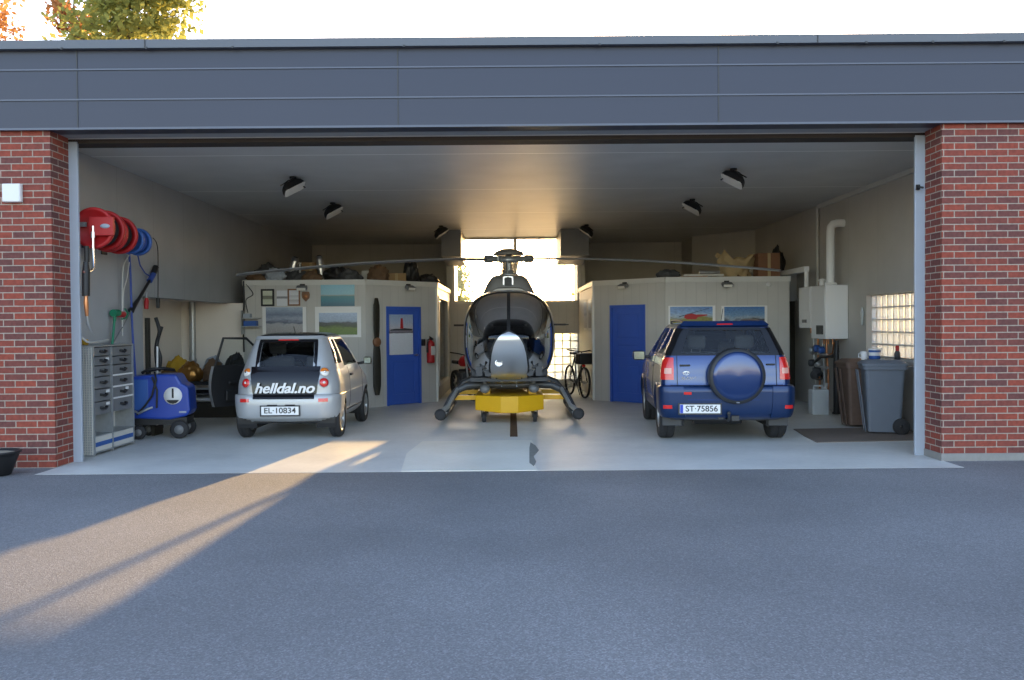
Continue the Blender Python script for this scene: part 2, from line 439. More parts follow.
struct(MB().prism([(.235, 9.55), (.27, 9.9), (.25, 10.3), (.33, 10.8), (.30, 11.2), (.24, 11.5), (.215, 11.0), (.20, 10.3), (.19, 9.8)], -.02, .008, 'z').build('trim_stain', 'stain'), 'dark crack beside the repaired slab')
struct(MB().box((-0.04, 12.15, -0.02), (0.07, 19.5, 0.005)).build('floor_drain', 'rust'), 'rusty brown strip running under the helicopter')
# brick piers and fascia
struct(MB().box((-14, 9.75, -0.05), (-5.26, 10.15, 3.87)).build('wall_front_left', 'brick'), 'red brick pier left of the opening')
struct(MB().box((4.93, 9.75, 0.085), (14, 10.15, 3.87)).build('wall_front_right', 'brick'), 'red brick pier right of the opening')
struct(MB().box((4.92, 9.735, -0.05), (14, 10.15, 0.085)).build('baseboard_front_right', 'plinth'))
struct(MB().box((-14, 9.70, 3.86), (14, 9.95, 4.76)).build('wall_fascia', 'fascia'), 'blue-grey metal fascia above the opening')
s_ = MB()
for z in (4.185, 4.525): s_.box((-14, 9.686, z), (14, 9.71, z + 0.016))
s_.box((-14, 9.686, 3.855), (14, 9.71, 3.878))
struct(s_.build('trim_1', 'fascia_seam'))
s_ = MB()
for x in (-4.92, -1.28, 2.36, 6.0): s_.box((x, 9.694, 3.88), (x + 0.014, 9.71, 4.75))
struct(s_.build('trim_2', 'dark_grey'))
struct(MB().prism([(9.62, 4.75), (9.62, 4.845), (9.66, 4.85), (10.1, 4.87), (10.1, 4.75)], -14, 14, 'x').build('trim_coping', 'coping'))
s_ = MB()
for x in (-5.05, -4.1, -3.13, -1.2, 1.0, 3.0, 4.0, 4.75, 5.55): s_.box((x, 9.610, 4.735), (x + 0.022, 9.63, 4.76))
s_.box((-4.11, 9.612, 4.755), (-4.10, 9.63, 4.845)).box((3.46, 9.612, 4.755), (3.47, 9.63, 4.845))
struct(s_.build('trim_3', 'dark_grey'))
struct(MB().box((-5.26, 9.95, 3.86), (4.93, 10.16, 3.95)).build('trim_soffit', 'soffit'))
struct(MB().box((-5.3, 10.16, 3.80), (4.95, 10.42, 3.96)).build('trim_door_track', 'dark_track'), 'dark overhead door track')
struct(MB().box((-5.28, 10.15, 0), (-5.155, 10.19, 3.82)).build('trim_jamb_left', 'steel_jamb', bevel=0.006))
struct(MB().box((4.815, 10.15, 0), (4.94, 10.19, 3.82)).build('trim_jamb_right', 'steel_jamb', bevel=0.006))
struct(MB().box((-14, 9.95, 4.0), (6.3, 22.0, 4.75)).box((-14, 22.0, 4.0), (-1.66, 24.0, 4.75)).box((1.88, 22.0, 4.0), (6.3, 24.0, 4.75)).build('roof', 'mid_grey'))
struct(MB().box((XL - 0.2, 10.15, HC), (XR + 0.2, 22.0, 4.0)).box((XL - .2, 22.0, HC), (-1.66, 23.7, 4.0)).box((1.88, 22.0, HC), (XR + .2, 23.7, 4.0)).build('ceiling', 'ceiling_panel'), 'pale panelled ceiling with long cross seams')
# left wall with the recess
wl = MB().box((XL - .2, 10.15, 0), (XL, 12.67, HC)).box((XL - .2, 12.67, 2.07), (XL, 16.6, HC)).box((XL - .2, 16.6, 0), (XL, 23.7, HC))
struct(wl.build('wall_left', 'wall_panel'))
al = MB().box((-6.65, 12.47, 0), (-6.45, 16.8, 2.27)).box((-6.45, 12.47, 0), (XL - .2, 12.67, 2.27)).box((-6.45, 16.59, 0), (-5.24, 16.70, 2.07)).box((-6.65, 16.60, 0), (XL - .2, 16.80, 2.27))
al.box((-6.65, 12.47, 2.10), (XL - .2, 16.8, 2.27))
struct(al.build('wall_recess', 'plaster_white'), 'pale plastered recess behind the left wall')
# right wall with glass block window
GY0, GY1, GZ0, GZ1 = 11.75, 14.15, 1.04, 2.05
wr = MB().box((XR, 10.15, 0), (XR + .2, GY0, HC)).box((XR, GY1, 0), (XR + .2, 23.7, HC)).box((XR, GY0, 0), (XR + .2, GY1, GZ0)).box((XR, GY0, GZ1), (XR + .2, GY1, HC))
struct(wr.build('wall_right', 'wall_panel_right'))
def block_window(name, p, du, nu, nv, size, label):
    """p: lower corner, du: unit vector along the window"""
    root = struct(bpy.data.objects.new(name, None), label); COL.objects.link(root)
    du = Vector(du); nrm = Vector((-du.y, du.x, 0)); M = Matrix((( du.x, nrm.x, 0, p[0]), (du.y, nrm.y, 0, p[1]), (0, 0, 1, p[2]), (0, 0, 0, 1)))
    g = MB(M); e = 0.012
    for i in range(nu + 1): g.box((i*size - e, -0.035, 0), (i*size + e, 0.035, nv*size))
    for j in range(nv + 1): g.box((0, -0.033, j*size - e), (nu*size, 0.033, j*size + e))
    g.build('mortar_grid', 'off_white', root)
    b = MB(M)
    for i in range(nu):
        for j in range(nv):
            x0, z0 = i*size + e, j*size + e; x1, z1 = (i+1)*size - e, (j+1)*size - e
            for s in (-1, 1):
                q = 0.030 if s < 0 else -0.030
                c = [(x0, s*0.03, z0), (x1, s*0.03, z0), (x1, s*0.03, z1), (x0, s*0.03, z1)]
                mgn = 0.025
                d = [(x0+mgn, s*0.042, z0+mgn), (x1-mgn, s*0.042, z0+mgn), (x1-mgn, s*0.042, z1-mgn), (x0+mgn, s*0.042, z1-mgn)]
                b.add(c + d, [(4,5,6,7), (0,1,5,4), (1,2,6,5), (2,3,7,6), (3,0,4,7)])
    b.build('glass_blocks', 'glass_block', root)
    return root
block_window('window_3', (XR + 0.12, GY0, GZ0), (0, 1, 0), 12, 5, 0.2, 'glass block window in the right wall')
sf = MB().box((XR - 0.005, GY0 - .03, GZ0 - .04), (XR + .2, GY1 + .03, GZ0)); struct(sf.build('trim_window_sill', 'off_white'))
# back: centre wall with big window and lower glass blocks
YB = 21.8; WX0, WX1, WZ = -1.52, 1.74, 2.16
bw = MB().box((-1.66, YB, 0), (WX0, YB + .2, HC)).box((WX1, YB, 0), (1.88, YB + .2, HC)).box((WX0, YB, 1.50), (WX1, YB + .2, WZ)).box((WX0, YB, 0), (0.30, YB + .2, 1.50)).box((0.30, YB, 0), (WX1, YB + .2, 0.18)).box((1.70, YB, .18), (WX1, YB + .2, 1.5))
struct(bw.build('wall_back', 'booth_board'))
root = struct(bpy.data.objects.new('window_1', None), 'tall bright window at the back above the helicopter'); COL.objects.link(root)
fr = MB().box((WX0, YB + .05, WZ), (WX1, YB + .13, WZ + .06)).box((WX0, YB + .05, HC - .05), (WX1, YB + .13, HC)).box((WX0, YB + .05, WZ), (WX0 + .05, YB + .13, HC)).box((WX1 - .05, YB + .05, WZ), (WX1, YB + .13, HC)).box((0.06, YB + .04, WZ), (0.14, YB + .14, HC))
fr.build('window_frame', 'off_white', root)
MB().box((WX0 + .05, YB + .085, WZ + .06), (0.06, YB + .095, HC - .05)).box((0.14, YB + .085, WZ + .06), (WX1 - .05, YB + .095, HC - .05)).build('pane', 'pane', root)
block_window('window_2', (0.30, YB + 0.1, 0.18), (1, 0, 0), 7, 6, 0.2, 'glass block window low behind the helicopter')
MB().box((0.3, YB, 1.38), (1.7, YB + .2, 1.5)).build('wall_back_lintel', 'booth_board')['kind'] = 'structure'
up = MB().box((XL, 23.5, 0), (-1.66, 23.7, HC)).box((1.88, 23.5, 0), (XR, 23.7, HC)).box((-1.66, YB + .2, 0), (-1.5, 23.7, HC)).box((1.74, YB + .2, 0), (1.88, 23.7, HC))
up.prism([(5.9, 20.6), (4.67, 22.0), (4.70, 23.5), (5.9, 23.5)], 0, HC, 'z')
struct(up.build('wall_back_upper', 'wall_panel_right'))
def lump(x0, x1): return MB().prism([(20.0, 3.22), (YB, 3.12), (YB, HC), (20.0, HC)], x0, x1, 'x')
b_ = lump(-1.64, -1.18); b_2 = lump(1.16, 1.82)
struct(b_.build('trim_beam', 'mid_grey')); struct(b_2.build('trim_beam', 'mid_grey'))
struct(MB().box((XR - .05, 10.3, HC - .075), (XR, 16.3, HC)).build('trim_cornice_right', 'off_white'))

# booths (small rooms built inside the hall)
def panel_wall(name, T, boxes, m='booth_board'):
    b = MB()
    for a, c in boxes: b.box(a, c)
    o = struct(b.build(name, m)); o.matrix_world = T; return o
BH = 2.5
panel_wall('wall_left_room_front', Tr(0, 16.6, 0), [((-5.24, 0, 0), (-2.85, .1, BH))])
TL = Tr(-2.85, 16.6, 0) @ Rz(math.atan2(1.3, 1.27)); LL = math.hypot(1.3, 1.27)
dx0, dx1, dh = 0.27 * LL, 0.755 * LL, 1.99
panel_wall('wall_left_room_angled', TL, [((0, 0, 0), (dx0, .1, BH)), ((dx1, 0, 0), (LL, .1, BH)), ((dx0, 0, dh), (dx1, .1, BH))])
side = MB().box((-1.68, 17.9, 0), (-1.58, 21.8, .35)).box((-1.68, 17.9, 2.2), (-1.58, 21.8, BH)).box((-1.68, 17.9, .35), (-1.58, 18.25, 2.2)).box((-1.68, 20.7, .35), (-1.58, 21.8, 2.2))
struct(side.build('wall_left_room_side', 'booth_board'))
struct(MB().box((-5.24, 16.62, BH - .06), (-2.85, 23.5, BH)).prism([(-2.85, 16.66), (-1.62, 17.92), (-1.62, 23.5), (-2.85, 23.5)], BH - .06, BH, 'z').build('ceiling_left_room', 'off_white'))
t_ = MB().box((-5.25, 16.575, BH - .09), (-2.84, 16.6, BH + .01)); t_.T = TL; t_.box((0, -.022, BH - .09), (LL + .02, 0, BH + .01)); t_.T = Matrix(); t_.box((-1.58, 17.88, BH - .09), (-1.555, 21.8, BH + .01))
t_.box((-1.60, 17.87, 0), (-1.555, 17.92, BH))
struct(t_.build('trim_left_room', 'off_white'))
root = struct(bpy.data.objects.new('window_4', None), 'side window of the left room'); COL.objects.link(root)
MB().box((-1.59, 18.2, .30), (-1.55, 20.75, .36)).box((-1.59, 18.2, 2.18), (-1.55, 20.75, 2.24)).box((-1.59, 18.2, .36), (-1.55, 18.27, 2.18)).box((-1.59, 20.68, .36), (-1.55, 20.75, 2.18)).build('window_frame', 'off_white', root)
MB().box((-1.635, 18.25, .35), (-1.625, 20.7, 2.2)).build('pane', 'pane', root)
TRm = Tr(1.72, 17.9, 0) @ Rz(math.atan2(-1.3, 1.28)); LR = math.hypot(1.3, 1.28)
ex0, ex1 = 0.245 * LR, 0.735 * LR
panel_wall('wall_right_room_angled', TRm, [((0, 0, 0), (ex0, .1, BH)), ((ex1, 0, 0), (LR, .1, BH)), ((ex0, 0, dh), (ex1, .1, BH))])
panel_wall('wall_right_room_front', Tr(0, 16.6, 0), [((3.0, 0, 0), (5.42, .1, BH)), ((5.36, 0.1, 0), (5.42, 2.4, BH))])
struct(MB().box((1.72, 17.9, 0), (1.82, 21.8, BH)).build('wall_right_room_side', 'booth_board'))
struct(MB().box((3.0, 16.62, BH - .06), (5.42, 23.5, BH)).prism([(1.76, 17.92), (3.0, 16.66), (3.0, 23.5), (1.76, 23.5)], BH - .06, BH, 'z').build('ceiling_right_room', 'off_white'))
t_ = MB().box((3.0, 16.575, BH - .09), (5.44, 16.6, BH + .01)); t_.T = TRm; t_.box((-.02, -.022, BH - .09), (LR, 0, BH + .01)); t_.T = Matrix(); t_.box((1.695, 17.88, BH - .09), (1.72, 21.8, BH + .01))
t_.box((1.69, 17.87, 0), (1.735, 17.92, BH))
struct(t_.build('trim_right_room', 'off_white'))
struct(MB().box((5.42, 17.6, 2.05), (5.9, 17.7, 2.62)).box((5.42, 17.6, 0), (5.74, 17.7, 2.05)).build('wall_passage', 'wall_panel'))
struct(MB().box((5.42, 17.72, 0), (5.9, 17.76, 2.05)).box((5.62, 17.66, 0), (5.66, 17.72, 2.05)).build('door_3', 'dark_wood'), 'dark passage door beside the boiler')
def booth_door(name, T, x0, x1, label, panels):
    root = struct(bpy.data.objects.new(name, None), label); COL.objects.link(root); root.matrix_world = T
    w = x1 - x0; e = 0.05
    f = MB().box((x0, -.02, 0), (x0 + e, .1, dh)).box((x1 - e, -.02, 0), (x1, .1, dh)).box((x0 + e, -.02, dh - e), (x1 - e, .1, dh))
    f.build('door_frame', 'blue_door', root)
    a, b = x0 + e + .004, x1 - e - .004
    d = MB().box((a, .03, .01), (b, .06, dh - e - .004))
    st = 0.11
    d.box((a, .012, .01), (a + st, .03, dh - e)).box((b - st, .012, .01), (b, .03, dh - e))
    zs = [0.01] + [z for p in panels for z in p] + [dh - e]
    for i in range(0, len(zs), 2): d.box((a + st, .012, zs[i]), (b - st, .03, zs[i + 1]))
    for z0, z1 in panels: d.box((a + st + .04, .018, z0 + .04), (b - st - .04, .03, z1 - .04))
    d.build('door_panel', 'blue_door', root, bevel=0.004)
    h = MB().lathe([(0.0, -.02), (.025, -.02), (.025, .0), (0, .0)], 14, Tr(b - .05, .012, 1.0), axis='y').tube([(b - .05, .0, 1.0), (b - .05, -.045, 1.0), (b - .16, -.05, 1.0)], .009, 8)
    h.build('door_handle', 'steel', root)
    return root
booth_door('door_1', TL, dx0, dx1, 'blue panelled door of the left room', [(0.22, 0.88), (1.02, 1.80)])
booth_door('door_2', TRm, ex0, ex1, 'blue panelled door of the right room', [(0.20, 0.78), (0.92, 1.18), (1.30, 1.82)])

# ------------------------------------------------------------ trees
def tree(name, x, y, h, r, cz, leaf, n, label, branches=16, size=0.12, seed=1, sq=1.0, group=None):
    rnd = random.Random(seed); root = thing(name, label, 'tree', (x, y, 0), 0, group)
    tr = MB(); tr.tube([(0, 0, -.1), (.05, 0, h * .35), (-.05, .05, h * .7), (0, 0, h)], [h * .018, h * .014, h * .009, .02], 8)
    tips = []
    for i in range(branches):
        z = cz - r * .7 + rnd.random() * r * 1.3; a = rnd.random() * 2 * PI; L = r * (.5 + .5 * rnd.random())
        p = Vector((0, 0, min(z, h * .95))); q = p + Vector((math.cos(a) * L, math.sin(a) * L, L * (.3 + .4 * rnd.random())))
        mid = (p + q) / 2 + Vector((0, 0, L * .08)); tr.tube([p, mid, q], [.05, .03, .01], 5); tips += [q, mid, (mid + q) / 2]
    tr.build('trunk', 'bark', root)
    lf = MB()
    cl = [(t + Vector((rnd.gauss(0, .25), rnd.gauss(0, .25), rnd.gauss(0, .25))) * r * .3, r * (.12 + .16 * rnd.random())) for t in tips for _ in range(2)]
    for i in range(n):
        c, rad = rnd.choice(cl); d = Vector((rnd.gauss(0, 1), rnd.gauss(0, 1), rnd.gauss(0, 1) * .8)) * rad * .7; p = c + d
        u = Vector((rnd.gauss(0, 1), rnd.gauss(0, 1), rnd.gauss(0, 1))).normalized(); v = u.orthogonal().normalized()
        s = size * (.6 + .8 * rnd.random())
        lf.add([p - u * s, p + v * s * .6, p + u * s, p - v * s * .6], [(0, 1, 2, 3)])
    lf.build('foliage', leaf, root); return root
tree('birch_tree', -12.9, 28.5, 14.3, 2.1, 11.9, 'leaf_yellow', 5200, 'yellow-green leafy tree rising above the garage roof', 30, .12, 3)
tree('autumn_tree', -21.5, 34, 15.5, 2.0, 14.2, 'leaf_rust', 1300, 'sparse rust-brown tree above the roof at the far left', 16, .12, 5)
tree('rowan_tree', -17.3, 34, 15.0, 1.1, 13.9, 'leaf_rust', 900, 'thin brownish tree just left of the yellow-green one', 9, .11, 8)
for i, (x, y, h, r) in enumerate(((-2.6, 37, 4.3, 1.5), (3.9, 38, 3.9, 1.3))):
    tree('garden_shrub', x, y, h, r, h * .7, 'leaf_yellow', 1400, ('pale yellow bush outside the back window, on its left side', 'pale yellow bush outside the back window, on its right side')[i], 12, .13, 20 + i)
# ------------------------------------------------------------ cars
def crom(p0, p1, p2, p3, t):
    return 0.5 * ((2 * p1) + (-p0 + p2) * t + (2 * p0 - 5 * p1 + 4 * p2 - p3) * t * t + (-p0 + 3 * p1 - 3 * p2 + p3) * t ** 3)
class CarSurf:
    """rows: (z, half_width, y_rear, y_front, rear_corner_x, rear_corner_y, front_corner_x, front_corner_y, rear_bow, front_bow)"""
    def __init__(s, rows): s.r = rows
    def row(s, t):
        n = len(s.r); i = min(int(t), n - 2); f = t - i
        g = lambda k: s.r[max(0, min(n - 1, k))]
        a, b, c, d = g(i - 1), g(i), g(i + 1), g(i + 2)
        return [crom(a[k], b[k], c[k], d[k], f) if abs(b[k] - c[k]) > 1e-9 else b[k] for k in range(10)]
    def tz(s, z, lo=0, hi=None):
        lo, hi = lo, hi or len(s.r) - 1
        for _ in range(40):
            m = (lo + hi) / 2
            if s.row(m)[0] < z: lo = m
            else: hi = m
        return lo
    def P(s, c, t):
        z, w, yr, yf, rx, ry, fx, fy, br, bf = s.row(t)
        sg = 1 if c >= 0 else -1; c = abs(c)
        if c <= 1: x = (w - rx) * c; y = yr + br * (x / max(w, .01)) ** 2
        elif c <= 2:
            a = (c - 1) * PI / 2; y0 = yr + br * ((w - rx) / w) ** 2
            x = w - rx + rx * math.sin(a); y = y0 + ry * (1 - math.cos(a))
        elif c <= 3:
            ya = yr + br * ((w - rx) / w) ** 2 + ry; yb = yf - bf * ((w - fx) / w) ** 2 - fy
            x = w; y = ya + (yb - ya) * (c - 2)
        elif c <= 4:
            a = (c - 3) * PI / 2; y1 = yf - bf * ((w - fx) / w) ** 2
            x = w - fx + fx * math.cos(a); y = y1 - fy + fy * math.sin(a)
        else: x = (w - fx) * (5 - c); y = yf - bf * (x / max(w, .01)) ** 2
        return Vector((sg * x, y, z))
    def N(s, c, t):
        e = .01
        a = s.P(c + e, t) - s.P(c - e, t) if abs(c) > 2 * e else s.P(.02, t) - s.P(-.02, t)
        b = s.P(c, min(t + e, len(s.r) - 1)) - s.P(c, max(t - e, 0))
        n = a.cross(b)
        if n.length < 1e-9: return Vector((0, 0, 1))
        n.normalize(); p = s.P(c, t); q = Vector((p.x, p.y * .6, 0))
        return n if n.dot(q) + n.z * .2 > 0 else -n
    def cx(s, x, t):
        """column whose rear-face x is x"""
        r = s.row(t); flat = r[1] - r[4]
        if abs(x) <= flat: return x / flat
        u = min(1, (abs(x) - flat) / r[4]); return math.copysign(1 + math.asin(u) / (PI / 2), x)
    def cy(s, y, t):
        """side column at length position y"""
        a, b = s.P(2, t).y, s.P(3, t).y; return 2 + max(0, min(1, (y - a) / (b - a)))
    def patch(s, mb, c0, c1, z0, z1, off, nu=12, nv=8, edge=True, zz=True):
        """raised patch; c0/c1 may be functions of z"""
        f0 = c0 if callable(c0) else (lambda t: c0); f1 = c1 if callable(c1) else (lambda t: c1)
        t0, t1 = (s.tz(z0), s.tz(z1)) if zz else (z0, z1)
        top, bot = [], []
        for j in range(nv + 1):
            t = t0 + (t1 - t0) * j / nv
            for i in range(nu + 1):
                c = f0(t) + (f1(t) - f0(t)) * i / nu
                p = s.P(c, t); n = s.N(c, t); top.append(p + n * off); bot.append(p - n * .01)
        W = nu + 1; fs = []
        for j in range(nv):
            for i in range(nu): a = j * W + i; fs.append((a, a + 1, a + W + 1, a + W))
        mb.add(top, fs, True)
        if edge:
            per = [i for i in range(W)] + [j * W + nu for j in range(1, nv + 1)] + [nv * W + i for i in range(nu - 1, -1, -1)] + [j * W for j in range(nv - 1, 0, -1)]
            m = len(per); vs = [top[i] for i in per] + [bot[i] for i in per]
            mb.add(vs, [(i, i + m, (i + 1) % m + m, (i + 1) % m) for i in range(m)], False)
        return mb
def car_shell(S, cols, arches, glassfn, root, body_m, glass_m, tstep=0.125, Rarch=.34, roof_m=None, roof_t=None):
    """cols: list of c (0..5); arches: [(y, z)]"""
    full = [-c for c in cols[::-1] if c > 0] + cols
    full = full[:-1]                                   # -5 and 5 coincide
    nt_ = int(round((len(S.r) - 1) / tstep)); ts = [i * tstep for i in range(nt_ + 1)]
    W = len(full); V = []
    for t in ts:
        for c in full: V.append(S.P(c, t))
    faces = {'body': [], 'glass': [], 'roof': []}
    def inside(p): return any((p.y - ay) ** 2 + (p.z - az) ** 2 < Rarch ** 2 for ay, az in arches)
    bad = set()
    for j in range(nt_):
        tc_ = (ts[j] + ts[j + 1]) / 2
        for i in range(W):
            i2 = (i + 1) % W; c0 = full[i]; c1 = full[i2] if i2 else 5.0
            cm = (c0 + c1) / 2; q = (j * W + i, j * W + i2, (j + 1) * W + i2, (j + 1) * W + i)
            pm = (V[q[0]] + V[q[1]] + V[q[2]] + V[q[3]]) / 4
            if 1.0 < abs(cm) < 4.2 and abs(pm.x) > S.row(tc_)[1] * .72 and inside(pm): bad.update(q); continue
            kind = 'glass' if glassfn(abs(cm), tc_, pm, cm) else ('roof' if roof_t is not None and tc_ > roof_t else 'body')
            faces[kind].append(q)
    for k in bad:                                       # pull the rim of each arch onto a circle
        p = V[k]
        for ay, az in arches:
            d = math.hypot(p.y - ay, p.z - az)
            if d < Rarch * 1.35 and p.z > S.r[0][0] + .02:
                V[k] = Vector((p.x, ay + (p.y - ay) / max(d, .01) * Rarch, az + (p.z - az) / max(d, .01) * Rarch)) if d > Rarch * .6 else p
    out = {}
    for kind, m, nm in (('body', body_m, 'body'), ('glass', glass_m, 'window_glass'), ('roof', roof_m or body_m, 'roof')):
        f = faces[kind]
        if kind == 'roof' or (kind == 'body' and roof_t is None):
            f = f + [tuple(nt_ * W + i for i in range(W))]
        if kind == 'body': f = f + [tuple(range(W - 1, -1, -1))]
        if not f: continue
        used = sorted({i for q in f for i in q}); mp = {a: b for b, a in enumerate(used)}
        mb = MB(); mb.add([V[i] for i in used], [tuple(mp[i] for i in q) for q in f], True)
        out[kind] = mb.build(nm, m, root)
    ln = MB()                                            # dark wheel wells
    for ay, az in arches:
        for sg in (-1, 1):
            wv = S.row(S.tz(az + .1))[1]
            pts0 = [(sg * (wv - .03), ay + Rarch * math.cos(a), az + Rarch * math.sin(a)) for a in [PI * (-.12 + 1.24 * i / 20) for i in range(21)]]
            pts1 = [(sg * (wv - .30), p[1], p[2]) for p in pts0]
            n = len(pts0); ln.add(pts0 + pts1, [(i, i + 1, i + 1 + n, i + n) for i in range(n - 1)] + [tuple(range(n, 2 * n))], False)
    split(ln, 'wheel_well', 'black', root)
    return out
def wheel(root, x, y, r, wd, rim, spokes=5, rim_m='galv'):
    sg = 1 if x > 0 else -1; T = Tr(x, y, r)
    t = MB(T); ri = rim; h = wd / 2
    t.lathe([(ri, -h + .01), (ri + .03, -h), (r - .03, -h + .004), (r - .008, -h + .022), (r, -h + .04), (r, -.012), (r - .008, -.009), (r - .008, -.003), (r, 0), (r, h - .04), (r - .008, h - .022), (r - .03, h - .004), (ri + .03, h), (ri, h - .01), (ri, -h + .01)], 40, axis='x')
    for i in range(40):
        a = 2 * PI * i / 40; c, s2 = math.cos(a) * (r - .002), math.sin(a) * (r - .002)
        u = Vector((0, -math.sin(a), math.cos(a))) * .008; n = Vector((0, math.cos(a), math.sin(a))) * .004
    tyre = t.build('tyre', 'rubber', root)
    m = MB(T)
    m.lathe([(ri, -h + .012), (ri - .02, -h + .03), (ri - .025, h - .03), (ri, h - .012)], 32, axis='x')
    xo = sg * (h - .035)
    m.lathe([(.0, xo + sg * .012), (.045, xo + sg * .010), (.055, xo), (.055, xo - sg * .03)], 20, axis='x')
    for i in range(spokes):
        a = 2 * PI * i / spokes + .3; ca, sa = math.cos(a), math.sin(a)
        def q(rr, wv, xx): return (xx, ca * rr - sa * wv, sa * rr + ca * wv)
        vs = [q(.04, -.035, xo), q(.04, .035, xo), q(ri - .01, .05, xo + sg * .012), q(ri - .01, -.05, xo + sg * .012), q(.04, -.03, xo - sg * .02), q(.04, .03, xo - sg * .02), q(ri - .01, .045, xo - sg * .015), q(ri - .01, -.045, xo - sg * .015)]
        m.add(vs, [(0, 1, 2, 3), (7, 6, 5, 4), (0, 4, 5, 1), (1, 5, 6, 2), (2, 6, 7, 3), (3, 7, 4, 0)])
    m.lathe([(.0, xo - sg * .05), (ri - .02, xo - sg * .05)], 24, axis='x')
    m.build('rim', rim_m, root)
def seat(root, x, y, z, m, name='seat', hw=.25, hh=.62):
    b = MB(Tr(x, y, z))
    b.box((-hw, -.28, 0), (hw, .28, .16))
    T = Tr(0, -.28, .1) @ Matrix.Rotation(R(14), 4, 'X')
    b.box((-hw * .95, -.06, 0), (hw * .95, .06, hh), T)
    s = b.build(name, m, root, bevel=.05)
    h = MB(Tr(x, y, z)); h.box((-.13, -.05, hh + .04), (.13, .05, hh + .24), T)
    h.build('headrest', m, s, bevel=.045)
    h2 = MB(Tr(x, y, z)); 
    h2.T = Tr(x, y, z) @ T; h2.cyl((-.06, 0, hh - .02), (-.06, 0, hh + .08), .008, 6).cyl((.06, 0, hh - .02), (.06, 0, hh + .08), .008, 6)
    split(h2, 'headrest_post', 'steel', s)
    return s
def plate(root, T, body, w, frame=True):
    p = MB(T); p.box((-w / 2, 0, -.058), (w / 2, .006, .058)); pl = p.build('number_plate', 'plate_white', root, bevel=.004)
    f = MB(T); f.box((-w / 2 - .02, .005, -.078), (w / 2 + .02, .014, .075)); f.build('plate_holder', 'car_trim', pl)
    return pl

